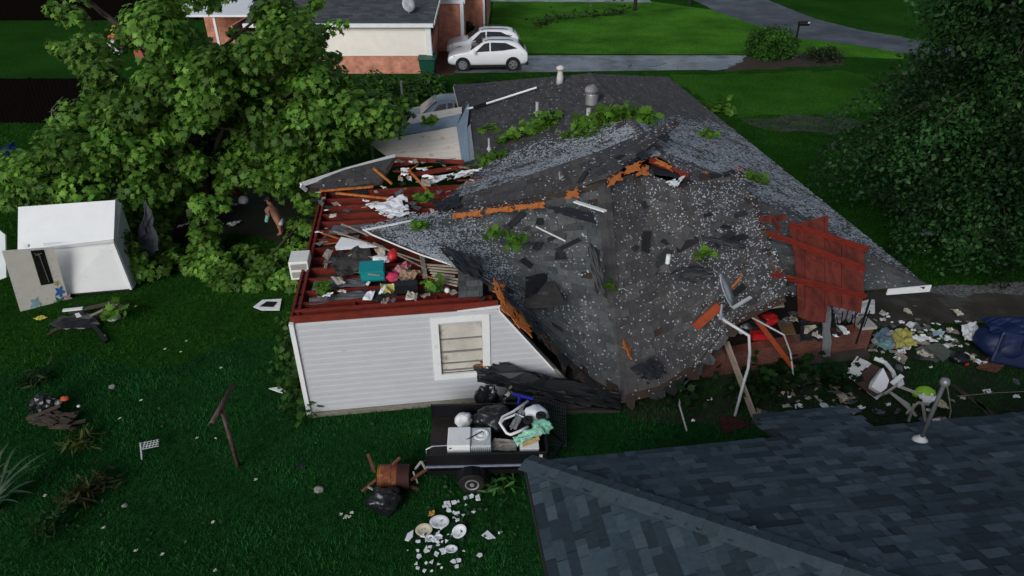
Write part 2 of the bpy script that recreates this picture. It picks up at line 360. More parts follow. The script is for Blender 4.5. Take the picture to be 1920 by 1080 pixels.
FL2=px((1240,141),(1600,134),(1680,165),(1640,210),(1540,218),(1440,216),(1350,222),(1310,190),(1255,150))
ground_sheet('driveway',px((800,138),(1385,130),(1400,104),(985,104),(960,96),(840,96),(806,100)),.004,CONC,.03,2)
BRWN=M('red_brown_wet_ground',(.060,.030,.020),.4,.25,2,spec=.5)
ground_sheet('side_pavement',px((798,142),(850,141),(870,92),(806,92)),.008,BRWN,.03,2)
ground_sheet('mulch_bed',px((1360,133),(1480,128),(1580,122),(1575,104),(1480,98),(1400,108)),.010,MULCH,.25,4)
ground_sheet('road',[(10,75)]+[tuple(P(*p)[:2]) for p in ((1300,0),(1345,22),(1420,48),(1500,72),(1600,84),(1760,110),(1990,150),(1990,100),(1760,82),(1620,58),(1530,36),(1440,0))]+[(28,75)],.006,ASPH,.05,5)
ground_sheet('far_street',[(-60,66),(12,63.5),(12,70),(-60,74)],.005,CONC)
ground_sheet('mud',px((255,470),(300,360),(430,330),(600,350),(600,430),(560,470),(480,440),(400,450),(330,440)),.005,MUD,.25,6)
MUDP=M('pale_mud',(.060,.052,.042),.7,.35,2,c2=(.016,.03,.010),c2t=.5,c2s=1.2,bump=.4,bscale=8)
ground_sheet('mud',px((1395,226),(1480,215),(1590,220),(1640,235),(1560,250),(1440,246)),.006,MUDP,.25,8)
SLABC=M('wet_brown_concrete',(.050,.043,.036),.5,.3,1.5,c2=(.085,.082,.078),c2t=.58,c2s=1.2,rvar=.2,bump=.3,bscale=20)
ground_sheet('side_driveway',px((1625,548),(1740,541),(2050,525),(2050,610),(1760,606),(1625,618)),.010,SLABC,.05,9)
PUD=M('puddle_water',(.02,.022,.025),.04,.05,2,spec=.6)
ground_sheet('puddle',px((1318,131),(1325,118),(1362,116),(1364,130),(1340,133)),.014,PUD,.08,3)
ground_sheet('puddle',px((1180,122),(1215,114),(1250,118),(1230,126)),.014,PUD,.12,4)
GRAV=M('gravel_strip',(.17,.175,.18),.8,.5,30,c2=(.05,.05,.045),c2t=.5,c2s=12,bump=.8,bscale=40)
ground_sheet('gravel_strip',px((1725,546),(1800,534),(2050,522),(2050,545),(1800,556)),.014,GRAV,.12,9)
ground_sheet('soil',px((1560,690),(1640,620),(1760,612),(2000,618),(2000,740),(1850,790),(1560,790),(1310,800),(1190,790),(1170,750),(1310,700)),.012,MUD,.2,10)

# ================================================================ DAMAGED HOUSE
house=empty('damaged_house',W(0,0,0),'white sided house, its roof torn open over red joists at the near left','house')
# front siding laps, cut on a slant at the right where the gable broke
zt=2.44
def usl(z): return 4.12+(zt-z)*.72
m=MB(); nl=16; lh=(zt-.12)/nl
for i in range(nl):
    z0=.12+i*lh; z1=z0+lh
    segs=[(0.02,2.80),(3.90,usl(z1))] if (z0>.80 and z1<2.28) else [(0.02,usl(z1))]
    for a,b in segs:
        if b-a<.05: continue
        b0=b+(usl(z0)-usl(z1)) if b==usl(z1) else b
        zm=z0+.62*lh; bm_=b0+(b-b0)*.62; vs=[W(a,-.030,z0),W(b0,-.030,z0),W(bm_,-.026,zm),W(a,-.026,zm),W(b,-.010,z1),W(a,-.010,z1),W(a,.0,z0),W(b0,.0,z0)]
        m.add(vs,[(0,1,2,3),(3,2,4,5),(6,7,1,0)])
m.build('siding',SIDING,house)
m=MB(); m.slab([W(0,.002,0),W(2.8,.002,0),W(2.8,.002,zt),W(0,.002,zt)],.10,-V)
m.slab([W(2.8,.002,0),W(3.9,.002,0),W(3.9,.002,.79),W(2.8,.002,.79)],.10,-V)
m.slab([W(2.8,.002,2.27),W(3.9,.002,2.27),W(3.9,.002,zt),W(2.8,.002,zt)],.10,-V)
m.slab([W(3.9,.002,0),W(5.75,.002,0),W(5.75,.002,.3),W(usl(2.4),.002,zt),W(3.9,.002,zt)],.10,-V)
m.build('front_wall',M('wall_sheathing',(.45,.43,.40),.8,.1,4),house)
MB().box(W(-.005,-.03,1.27),(.09,.09,2.4),(U,V,Z)).build('corner_trim',WHITE,house)
MB().bar(W(4.16,-.04,2.44),W(5.35,-.04,.78),.04,.17,up=V).build('rake_board',WHITE,house)
m=MB().box(W(2.85,-.01,.07),(5.7,.12,.13),(U,V,Z)); m.build('foundation_board',M('mossy_sill',(.20,.19,.15),.85,.3,6),house)
m=MB(); 
for (a,b,v0,v1) in((-.05,.05,.05,6.6),): m.slab([W(-.04,.05,0),W(-.04,6.6,0),W(-.04,6.6,zt),W(-.04,.05,zt)],.1,-U)
m.build('left_wall',M('grey_side_siding',(.36,.36,.37),.7,.12,4),house)
m=MB(); m.slab([W(4.6,6.6,0),W(4.6,16.4,0),W(4.6,16.4,2.42),W(4.6,6.6,2.42)],.12,-U); m.slab([W(0,6.6,0),W(4.6,6.6,0),W(4.6,6.6,2.4),W(0,6.6,2.4)],.12,V)
m.slab([W(4.6,16.4,0),W(13.1,16.4,0),W(13.1,16.4,2.42),W(4.6,16.4,2.42)],.12,V); m.slab([W(13.1,2.,0),W(13.1,16.4,0),W(13.1,16.4,2.42),W(13.1,2.,2.42)],.12,U)
m.build('outer_wall',M('back_wall_siding',(.42,.42,.41),.7,.12,4),house)
m=MB(); m.slab([W(5.8,3.2,0),W(13.0,3.2,0),W(13.0,3.2,2.4),W(5.8,3.2,2.4)],.1,V); m.slab([W(5.7,.2,0),W(5.7,3.2,0),W(5.7,3.2,2.2),W(5.7,.2,1.2)],.1,U)
m.build('inner_wall',M('dark_panelling',(.05,.045,.04),.7,.3,3),house)
m=MB(); m.slab([W(5.7,.2,.16),W(13.2,.2,.16),W(13.2,3.2,.16),W(5.7,3.2,.16)],.12,Z); m.build('floor_slab',M('dirty_floor',(.06,.05,.045),.7,.4,3),house)
# window
win=MB()
for (a,b,c,d) in((2.74,.72,2.90,2.34),(3.80,.72,3.96,2.34),(2.90,2.20,3.80,2.34),(2.90,.72,3.80,.86)):
    win.slab([W(a,-.05,b),W(c,-.05,b),W(c,-.05,d),W(a,-.05,d)],.05,-V)
wo=win.build('window',WHITE,house)
PANE=M('pale_mottled_glass',(.58,.55,.49),.2,.22,1.6,c2=(.28,.25,.21),c2t=.62,c2s=2.2,spec=.6)  # pale pane colour with random darker patches
m=MB(); m.slab([W(2.90,.03,.86),W(3.80,.03,.86),W(3.80,.03,2.2),W(2.90,.03,2.2)],.02,-V); m.build('pane',PANE,wo)
m=MB()
for zz,h in((1.75,.02),(1.42,.035),(1.12,.02),(.93,.03)): m.box(W(3.35,.012,zz),(.9,.03,h),(U,V,Z))
m.build('sash_bar',M('grey_sash',(.20,.19,.18),.6,.2,8),wo)
# open attic: ceiling, joists, rim beams
CEIL=M('dirty_ceiling_board',(.045,.042,.040),.9,.4,3,c2=(.14,.13,.12),c2t=.66,c2s=4,bump=.5,bscale=12)
m=MB(); m.slab([W(.05,.1,2.34),W(5.6,.1,2.34),W(5.2,6.5,2.34),W(.05,6.5,2.34)],.03,Z); m.build('ceiling',CEIL,house)
r=random.Random(3)
for i in range(13):
    v=.62+i*.475; du=r.uniform(-.03,.05)
    ue=(3.7 if v<2.6 else 5.1)+r.uniform(-.2,.1); m=MB(); m.bar(W(.02+du,v+r.uniform(-.03,.03),2.44),W(ue,v+r.uniform(-.04,.04),2.43),.045,.17)
    m.build('ceiling_joist',RED,house)
for nm,a,b in(('rim_beam',W(0,.03,2.50),W(4.15,.03,2.52)),('rim_beam',W(.04,.26,2.50),W(4.05,.26,2.50)),('rim_beam',W(0,.05,2.47),W(0.02,6.5,2.47)),('rim_beam',W(.12,.15,2.46),W(.12,6.5,2.46))):
    MB().bar(a,b,.05,.19).build(nm,RED,house)
for (u,v,l) in((2.05,1.1,.4),(2.35,1.1,.4),(1.2,.45,.36),(2.9,.45,.36),(2.2,4.6,.4),(2.5,4.6,.4),(3.2,5.1,.4),(3.6,5.1,.4),(1.6,2.3,.4)):
    MB().bar(W(u,v-l/2,2.42),W(u,v+l/2,2.42),.045,.15).build('nogging',RED,house)
m=MB(); m.slab([W(3.3,-.045,2.45),W(4.2,-.045,2.47),W(4.2,-.045,2.53),W(3.3,-.045,2.47)],.03,-V); m.build('head_trim',WHITE,house)
# main roof: left, right and the surviving near right corner of the hip
AP=W(8.85,4.1,3.97); AF=W(8.85,12.1,3.97)
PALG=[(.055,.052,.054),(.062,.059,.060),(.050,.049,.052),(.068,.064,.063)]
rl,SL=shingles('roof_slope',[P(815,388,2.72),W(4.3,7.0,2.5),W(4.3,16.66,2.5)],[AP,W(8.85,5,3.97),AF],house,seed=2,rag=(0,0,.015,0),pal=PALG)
rr_,SR=shingles('roof_slope',[W(13.4,-.45,2.5),W(13.4,16.66,2.5)],[AP,AF],house,seed=3,pal=[(q[0]*1.2,q[1]*1.2,q[2]*1.18) for q in PALG])  # same shingles lightened; this slope's brighter side is painted into the palette
rf_,SF=shingles('roof_slope',[W(10.2,-.45,2.5),W(13.4,-.45,2.5)],[AP-U*.02,AP],house,seed=4,rag=(0,0,.05,0))
shingles('roof_slope',[W(4.3,16.66,2.5),W(13.4,16.66,2.5)],[AF,AF+U*.02],house,seed=5,pal=PALG)
# ridge and hip caps
def caps(name,p,q,parent,wd=.16,drop=.05,pal=PALG,step=.2,seed=1,mat=None):
    p=np.array(p,float);q=np.array(q,float); d=q-p; L=np.linalg.norm(d); d/=L; sd=np.cross(d,Z); sd/=np.linalg.norm(sd); m=MB(); r=random.Random(seed); n=int(L/step)
    for i in range(n):
        a=p+d*step*i; b=p+d*(step*(i+1.25)); kk=r.uniform(.88,1.14); c=tuple(k*kk for k in r.choice(pal)); up=np.array([0,0,.03])
        m.add([a+up*.6-sd*wd-Z*drop,a+up*.6+Z*.008,a+up*.6+sd*wd-Z*drop,b+up-sd*wd-Z*drop,b+up+Z*.008,b+up+sd*wd-Z*drop],[(0,1,4,3),(1,2,5,4),(3,4,1,0)][:2],c)
    return m.build(name,mat or SHING,parent)
caps('ridge_cap',AP,AF,house); caps('hip_cap',W(13.4,-.45,2.5),AP,house,drop=.04,seed=3)
m=MB(); m.slab([W(12.5,-.50,2.36),W(13.5,-.50,2.36),W(13.5,-.50,2.52),W(12.5,-.50,2.50)],.03,-V); m.build('fascia',WHITE,house)
m=MB(); m.slab([W(11.0,-.47,2.42),W(12.0,-.44,2.44),W(11.9,-.35,2.48),W(11.0,-.3,2.44)],.02,Z); m.build('bent_flashing',M('brown_flashing',(.10,.07,.065),.5,.3,5),house)
m=MB(); m.slab([W(13.42,-.45,2.36),W(13.42,16.6,2.36),W(13.42,16.6,2.50),W(13.42,-.45,2.50)],.03,U); m.slab([W(4.28,7.,2.36),W(4.28,16.6,2.36),W(4.28,16.6,2.49),W(4.28,7.,2.49)],.03,-U); m.build('eave_board',M('grey_white_paint',(.6,.6,.6),.6,.1,5),house)
# low brick front wall with pale caps at its right end
BRK=Mbrick('red_porch_brick',(.24,.060,.036),(.16,.042,.028),(.17,.12,.10))
m=MB(); m.slab([W(8.3,.0,0),W(13.3,.5,0),W(13.3,.5,.72),W(8.3,.0,.58)],.28,-V); m.build('brick_porch_wall',BRK,house,uvaxes=(U,Z))
m=MB(); m.box(W(13.15,.72,.75),(.42,.5,.07),(U,V,Z)); m.build('pier_cap',M('pale_stone_cap',(.45,.43,.40),.8,.2,6),house)
# roof vents
def vent_pipe(p,h,r_,nm='vent_pipe',mat=GREYP):
    m=MB(); m.tube([p-Z*.1,p+Z*h],r_,10); m.lathe(p+Z*.0,[(r_*2.6,-.02),(r_*1.2,.06),(r_*1.05,.09)],14); return m.build(nm,mat,rl)
pv=SL(.80,.87); pv=P(1050,150,3.75); m=MB(); m.lathe(pv-Z*.15,[(.13,0),(.12,.25),(.09,.42),(.09,.5),(.15,.52),(.15,.6),(.04,.66)],14); m.build('capped_vent',M('cream_metal',(.55,.54,.52),.5,.1,5),rl,smooth=True)
tv=P(1110,186,3.93); m=MB(); m.lathe(tv-Z*.15,[(.20,0),(.20,.3),(.19,.36)],18); tb=m.build('turbine_vent',M('galvanised_vent',(.34,.34,.35),.45,.15,6,metal=.5),rl)
m=MB()
for k in range(20):
    t=2*math.pi*k/20; pr=[]
    for j in range(7):
        a=math.pi*(.08+.84*j/6); pr.append((math.sin(a)*.25,.40-math.cos(a)*.165))
    vs=[]
    for j,(rr,hh) in enumerate(pr):
        for dt in(0,.30): vs.append(tv+np.array([rr*math.cos(t+dt+.06*j),rr*math.sin(t+dt+.06*j),hh-.12+(.0 if dt else .0)]) - (np.array([math.cos(t),math.sin(t),0])*.03 if dt else 0))
    m.add(vs,[(2*j,2*j+1,2*j+3,2*j+2) for j in range(6)])
m.lathe(tv+Z*.40,[(.12,0),(.06,.05),(.01,.06)],12); m.build('turbine_head',M('galvanised_fins',(.24,.24,.25),.6,.2,6,metal=.3),tb)
for (a,b,z,h,rr) in((1007,212,3.45,.35,.05),(1103,222,3.85,.3,.07),(917,279,2.95,.32,.03)): vent_pipe(P(a,b,z),h,rr)
# ---------------------------------------------------------------- collapsed roof chunk (two slopes and a hip)
cr=empty('collapsed_roof_section',P(1165,755,.05),'big hip shaped slab of dark shingle roof slid off the house with its corner on the ground','roof debris')
HA=P(1132,342,4.08); HB=P(1166,756,.22)
def hipmid(t): return HA+(HB-HA)*t
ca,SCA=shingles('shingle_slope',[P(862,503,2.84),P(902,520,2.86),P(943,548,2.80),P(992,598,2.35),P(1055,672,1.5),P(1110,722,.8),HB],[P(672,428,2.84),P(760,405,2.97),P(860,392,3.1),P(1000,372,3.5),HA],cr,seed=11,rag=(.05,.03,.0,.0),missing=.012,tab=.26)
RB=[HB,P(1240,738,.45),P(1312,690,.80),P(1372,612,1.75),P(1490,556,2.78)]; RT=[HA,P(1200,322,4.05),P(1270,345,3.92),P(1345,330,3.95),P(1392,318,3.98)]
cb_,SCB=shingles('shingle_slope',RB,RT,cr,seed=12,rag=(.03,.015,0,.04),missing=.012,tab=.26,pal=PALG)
caps('hip_cap',HB+Z*.02,HA+Z*.02,cr,wd=.15,drop=.035,seed=5)
# white eave strip along the torn left edge
m=MB(); e=[P(684,432,2.84),P(745,452,2.83),P(800,480,2.81),P(862,508,2.79)]
m=MB(); ee=[P(660,428,2.81),P(770,447,2.82),P(858,545,2.80)]
for a,b in zip([P(680,430,2.86),P(700,441,2.86),P(750,462,2.85),P(790,478,2.84)],[P(700,441,2.86),P(750,462,2.85),P(790,478,2.84),P(858,500,2.84)]): m.bar(a,b,.02,.03)
m.build('eave_edging',WHITE,cr)
MB().bar(P(684,431,2.90),P(776,413,2.97),.06,.025).build('eave_edging',WHITE,cr)
# lifted ridge slab across the break
ls=empty('lifted_ridge_slab',P(1060,335,3.5),'long strip of dark ridge shingles heaved up across the break towards the right','roof debris')
_,SLS=shingles('shingle_slope',[P(828,402,2.86),P(940,384,3.2),P(1060,365,3.65),P(1140,338,4.04),P(1200,290,4.22),P(1274,232,4.42)],[P(862,368,3.0),P(940,345,3.35),P(1040,312,3.85),P(1120,285,4.15),P(1200,252,4.36),P(1266,224,4.50)],ls,seed=14,rag=(.06,0,.02,.02),pal=PALG,tab=.24)
MB().bar(P(905,402,3.0),P(1030,383,3.32),.035,.10).build('broken_batten',ORANGE,ls)
# torn eave corner with a white fascia, upper left
te=empty('torn_eave_corner',P(640,335,2.7),'torn off grey shingled roof corner with long white fascia beside the tree','roof debris')
_,STE=shingles('shingle_slope',[P(566,356,2.72),P(640,356,2.62),P(722,345,2.60)],[P(563,345,2.95),P(650,317,3.02),P(752,292,3.05)],te,seed=15,rag=(.08,0,0,.06),pal=PALG)
m=MB()
for a,b in((P(563,347,2.93),P(650,318,3.0)),(P(650,318,3.0),P(740,293,3.03))): m.bar(a,b,.03,.12)
m.bar(P(564,348,2.93),P(575,357,2.72),.03,.1); m.build('fascia',WHITE,te)
# black roll-like piece of felt roofing folded against the wall
fr=empty('folded_roof_strip',P(1030,720,.9),'jagged strip of black felted roofing fallen against the white wall below the window','roof debris')
m=MB(); top=jag([P(868,660,1.05),P(930,666,1.1),P(990,700,1.0),P(1080,712,.8),P(1160,740,.45),P(1165,765,.1),P(1100,760,.15),P(1000,737,.45),P(896,714,.72)],.09,.15,4)
m.slab(top,.07); m.build('felt_sheet',FELT,fr)
m=MB(); m.slab(jag([P(905,700,.74),P(1000,738,.45),P(1100,762,.15),P(1165,768,.06),P(1160,772,0.02),P(1060,775,.0),P(985,748,.25)],.12,.05,5),.04); m.build('underlay',M('wet_black_board',(.016,.014,.013),.6,.3,6),fr)
m=MB(); m.slab(jag([P(884,674,1.0),P(908,670,1.06),P(912,690,.95),P(890,690,.93)],.06,.02,2),.06); m.build('splintered_end',ORANGE,fr)
# red sheathing panel with battens, leaning at the right
A_,B_,C_=P(1480,422,3.36),P(1622,470,3.06),P(1500,600,2.46)
q=lambda a,b:PP(a,b,A_,B_,C_)
rp=empty('red_sheathing_panel',q(1545,603),'large red roof boarding panel with three battens over the near right corner','roof debris')
PN=np.cross(B_-A_,C_-A_); PN/=np.linalg.norm(PN); PN=PN if PN[1]<0 else -PN
pan=[(1479,424),(1543,406),(1553,403),(1553,436),(1620,462),(1619,500),(1619,545),(1614,586),(1596,581),(1570,575),(1551,573),(1548,604),(1520,602),(1497,592),(1494,530),(1490,480)]
r=random.Random(8)
xs=[1476,1509,1546,1578,1622]
def clipx(poly,x0,x1):
    for sgn,xx in((1,x0),(-1,x1)):
        out=[]
        for i in range(len(poly)):
            a,b=poly[i],poly[(i+1)%len(poly)]; ia=sgn*(a[0]-xx)>=0; ib=sgn*(b[0]-xx)>=0
            if ia: out.append(a)
            if ia!=ib:
                t=(xx-a[0])/(b[0]-a[0]); out.append((xx,a[1]+t*(b[1]-a[1])))
        poly=out
    return poly
for k in range(4):
    pl=clipx(pan,xs[k]+.4,xs[k+1]-.4)
    MB().slab([q(*t)+PN*(.006*(k%2)) for t in pl],.025,PN).build('roof_board',REDP,rp)
for (a,b) in(((1478,424),(1626,472)),((1435,440),(1620,507)),((1445,518),(1622,560))):
    m=MB(); m.bar(q(*a)+PN*.07,q(*b)+PN*.07,.05,.12,up=PN); m.build('batten',RED,rp)
for (a,b) in(((1425,411),(1473,408)),((1450,412),(1462,430))): MB().bar(P(*a,3.62),P(*b,3.62),.05,.13).build('batten',REDP,rp)
m=MB()
for k in range(7):
    a=q(1432+r.uniform(0,14),440+r.uniform(-14,8)); m.bar(a,a+np.array([r.uniform(-.2,.1),r.uniform(-.1,.1),r.uniform(0,.22)]),.03,.012,tw=.2)
    a=q(1450+r.uniform(0,20),515+r.uniform(-10,6)); m.bar(a,a+np.array([r.uniform(-.2,.1),r.uniform(-.1,.1),r.uniform(0,.18)]),.03,.012,tw=.2)
m.build('splinter',ORANGE,rp)
# flakes
ss=lambda x,a,b:max(0,min(1,(x-a)/(b-a)))
flakes(SL,60000,lambda s,t:(.95*(1-ss(s,.08+.16*t,.30+.16*t)))+.012,21,(.02,.055))
flakes(SR,60000,lambda s,t:.9*(1-ss(s,.36+.16*(1-t),.50+.2*(1-t)))*(.3+.7*ss(s,.03,.14))+.006,22,(.024,.06))
flakes(SCA,17000,lambda s,t:(.85*(1-ss(s,.26,.55))+.09)*(.4+.6*ss(t,0,.3)),23,(.016,.042))
flakes(SCB,9000,lambda s,t:.20+.26*ss(s,.2,.8)-.2*(1-ss(s,0,.3))*(1-ss(t,.1,.5)),24,(.014,.034))
flakes(SF,1800,lambda s,t:.35,25,(.015,.035)); flakes(SLS,1500,lambda s,t:.12,26); flakes(STE,300,lambda s,t:.08,27)
emit_flakes()

# ================================================================ NEIGHBOUR'S NEAR ROOF
nh=empty('neighbour_house',W(10,-9,0),'nearest house seen from above, its blue grey shingle hip roof filling the bottom right','house')
NP=.335; n0u,n0v=4.02,-4.5; zE=2.6
def nz_(d): return zE+NP*d
D=9.
PALN=[(.032,.052,.068),(.042,.064,.082),(.022,.037,.049),(.056,.080,.100),(.035,.055,.072),(.017,.029,.039)]
def clip_tabs(name,fn,region,seed,parent):
    # fn(x,d): plane point, x along the eave, d up the slope ; region(x,d)->keep
    r=random.Random(seed); m=MB(); d=0; course=.145; row=0
    while d<D*1.05:
        x=-1.+r.uniform(-.2,0)
        while x<18:
            wd=r.choice((.10,.15,.19,.24,.30,.38))*r.uniform(.9,1.15); x0=x; x=x+wd
            if not region(x0+wd/2,d+course/2): continue
            kk=r.uniform(.85,1.15)*1.05; c=tuple(k*kk for k in r.choice(PALN)); lf=r.choice((.006,.012,.018))
            nn=fn.n
            q=[fn(x0,d)+nn*lf,fn(x-.003,d)+nn*lf,fn(x-.003,d+course*1.05)+nn*(lf*.3+.004),fn(x0,d+course*1.05)+nn*(lf*.3+.004)]
            m.add(q+[fn(x0,d),fn(x-.003,d),q[3]*1,q[0]*1],[(0,1,2,3),(4,5,1,0)],c)
        d+=course
    return m.build(name,SHINGN,parent)
k=math.cos(math.atan(NP))
def planeA(x,d): return W(n0u+x,n0v-d*k,zE+d*k*NP)
def planeB(x,d): return W(n0u+d*k,n0v-x,zE+d*k*NP)
nA=V*math.sin(math.atan(NP))+Z*k; nB=-U*math.sin(math.atan(NP))+Z*k
planeA.n=nA; planeB.n=nB
class _F: pass
def mk(f,n):
    g=lambda x,d:f(x,d); g.n=n; return g
clip_tabs('roof_slope',mk(planeA,nA),lambda x,d:x>d*k-.1 and x<17,31,nh)
clip_tabs('roof_slope',mk(planeB,nB),lambda x,d:x>d*k-.1 and x<14,32,nh)
m=MB(); e=.012
m.slab([W(n0u,n0v,zE)-Z*e,W(n0u+D,n0v-D,nz_(D))-Z*e,W(n0u+17.5,n0v-D,nz_(D))-Z*e,W(n0u+17.5,n0v,zE)-Z*e],.03,Z)
m.slab([W(n0u,n0v,zE)-Z*e,W(n0u,n0v-14,zE)-Z*e,W(n0u+D,n0v-14,nz_(D))-Z*e,W(n0u+D,n0v-D,nz_(D))-Z*e],.03,Z)
m.build('roof_deck',M('dark_deck',(.02,.022,.026),.85,.2,5),nh)
def clapA(p,q,seed): return caps('hip_cap',p,q,nh,wd=.19,drop=.055,pal=[(.044,.064,.080),(.040,.059,.074),(.047,.068,.084)],step=.2,seed=seed,mat=SHINGN)
clapA(W(n0u,n0v,zE+.05),W(n0u+D,n0v-D,nz_(D)+.05),3)
m=MB(); m.slab([W(n0u,n0v+.02,zE-.16),W(n0u+17,n0v+.02,zE-.16),W(n0u+17,n0v+.02,zE-.03),W(n0u,n0v+.02,zE-.03)],.03,V); m.slab([W(n0u-.02,n0v,zE-.16),W(n0u-.02,n0v-14,zE-.16),W(n0u-.02,n0v-14,zE-.03),W(n0u-.02,n0v,zE-.03)],.03,-U); m.build('fascia',M('dark_fascia',(.02,.02,.022),.6,.2,5),nh)
m=MB(); m.slab([W(n0u+.5,n0v-.5,0),W(n0u+16,n0v-.5,0),W(n0u+16,n0v-.5,2.45),W(n0u+.5,n0v-.5,2.45)],.2,V); m.slab([W(n0u+.5,n0v-.72,0),W(n0u+.5,n0v-13,0),W(n0u+.5,n0v-13,2.45),W(n0u+.5,n0v-.72,2.45)],.2,-U); m.build('outer_wall',Mbrick('dark_brick',(.12,.06,.05),(.09,.05,.04),(.10,.09,.08)),nh,uvaxes=(U,Z))
# porch roof step that runs out past the eave
bu0,bu1,bd=8.05,9.66,.82
def planeC(x,d): return W(bu0+x,n0v+bd-d*k,zE-NP*bd+d*k*NP)
clip_tabs('roof_slope',mk(planeC,nA),lambda x,d:0<x<bu1-bu0-.03 and d<bd/k+.05,33,nh)
m=MB(); m.slab([W(bu0,n0v+bd,zE-NP*bd)-Z*e,W(bu0,n0v,zE)-Z*e,W(bu1,n0v,zE)-Z*e,W(bu1,n0v+bd,zE-NP*bd)-Z*e],.12,Z); m.build('porch_roof_deck',M('dark_deck',(.02,.022,.026)),nh)
# service mast
mb_=W(10.02,-5.05,nz_(.55)); mast=MB(); mast.tube([mb_,mb_+Z*1.10],.032,10); ms=mast.build('service_mast',M('dull_mast_steel',(.06,.063,.068),.6,.2,6),nh,smooth=True)
m=MB(); m.lathe(mb_,[(.12,-.03),(.11,.02),(.05,.08),(.045,.1)],16); m.build('mast_flange',M('pale_lead_flashing',(.42,.43,.45),.6,.2,6),ms)
m=MB(); m.lathe(mb_+Z*1.08,[(.03,0),(.06,.02),(.072,.07),(.055,.12),(.01,.14)],14); m.build('weatherhead',M('weatherhead_alloy',(.20,.205,.21),.4,.15,5,metal=.4),ms,smooth=True)

# ================================================================ FAR HOUSE
fh=empty('brick_house',(-9,42,0),'brick and white sided house at the back beside the two parked cars','house')
FBR=Mbrick('peach_brick',(.72,.27,.165),(.62,.22,.135),(.58,.34,.25))
FSID=M('cream_siding',(.80,.75,.68),.5,.07,2)
X0,X1,Yf,ze=-15.5,-4.62,40.05,2.72
m=MB(); m.slab([(X0,Yf,0),(X1,Yf,0),(X1,Yf,1.0),(X0,Yf,1.0)],.15,(0,-1,0)); m.slab([(X1,Yf,0),(X1,49,0),(X1,49,2.6),(X1,Yf+.16,1.0)],.15,(1,0,0)); m.build('brick_wall',FBR,fh,uvaxes=(np.array([1,.7,0]),Z))
m=MB(); n=14
for i in range(n):
    z0=1.0+(ze-.15-1.0)*i/n; z1=1.0+(ze-.15-1.0)*(i+1)/n
    m.add([(-13.2,Yf-.05,z0),(X1-.12,Yf-.05,z0),(X1-.12,Yf-.02,z1),(-13.2,Yf-.02,z1),(-13.2,Yf,z0),(X1-.12,Yf,z0)],[(0,1,2,3),(4,5,1,0)])
m.build('siding',FSID,fh)
m=MB(); m.box((-4.66,Yf-.05,1.85),(.22,.14,1.75)); m.box((-13.3,Yf-.05,1.3),(.22,.14,2.6)); m.slab([(X1+.02,Yf,1.0),(X1+.02,Yf+.35,1.0),(X1+.02,Yf+.35,2.6),(X1+.02,Yf,2.6)],.02,(1,0,0)); m.build('corner_trim',WHITE,fh)
MB().tube([(-4.52,Yf-.12,2.5),(-4.50,Yf-.12,.9),(-4.62,Yf-.28,.12)],.06,8).build('downspout',WHITE,fh)
m=MB(); m.box((-9.5,Yf-.28,ze-.05),(10.4,.14,.2)); m.build('gutter',WHITE,fh)
PALF=[(.060,.066,.078),(.070,.076,.088),(.052,.058,.070),(.078,.084,.094)]
shingles('roof_slope',[(-14.6,Yf-.2,ze+.06),(-4.3,Yf-.2,ze+.06)],[(-15.2,47.,4.55),(-4.05,47.,4.55)],fh,seed=41,pal=PALF,course=.2,tab=.5,deckmat=WOODD)
shingles('roof_slope',[(-4.05,53.8,ze+.06),(-15.2,53.8,ze+.06)],[(-4.05,47.,4.55),(-15.2,47.,4.55)],fh,seed=42,pal=PALF,course=.3,tab=.8,deckmat=WOODD)
m=MB(); m.bar((-4.25,Yf-.2,ze+.02),(-4.0,47.,4.5),.04,.2); m.build('rake_board',WHITE,fh)
m=MB(); m.slab([(X1,Yf+.2,2.6),(X1,47,4.4),(X1,53,2.6)],.1,(1,0,0)); m.build('gable_wall',FBR,fh,uvaxes=(np.array([0,1.,0]),Z))
# entrance wing stepping back on the right
m=MB(); m.slab([(-4.6,45.5,0),(-3.1,45.5,0),(-3.1,45.5,3.0),(-4.6,45.5,3.0)],.15,(0,-1,0)); m.slab([(-3.1,45.5,0),(-3.1,50.,0),(-3.1,50,3.),(-3.1,45.5,3.)],.15,(1,0,0)); m.slab([(-3.2,50,0),(-1.75,50,0),(-1.75,50,3.),(-3.2,50,3.)],.15,(0,-1,0)); m.slab([(-1.75,50,0),(-1.75,60,0),(-1.75,60,3),(-1.75,50,3)],.15,(1,0,0))
m.build('brick_wall',FBR,fh,uvaxes=(np.array([1,.7,0]),Z))
m=MB(); m.slab([(-4.9,45.4,3.05),(-2.9,45.4,3.05),(-2.9,50.2,3.3),(-4.9,50.2,3.3)],.2,Z); m.build('porch_roof',WHITE,fh)
m=MB(); m.slab([(-4.0,49.6,3.35),(-1.5,49.6,3.35),(-1.5,60,4.2),(-4.0,60,4.2)],.2,Z); m.build('wing_roof',WHITE,fh)
m=MB(); m.box((-3.1,45.4,1.5),(.22,.22,3.)); m.build('porch_post',WHITE,fh); MB().box((-1.9,49.9,1.5),(.14,.12,3.)).build('downspout',WHITE,fh)
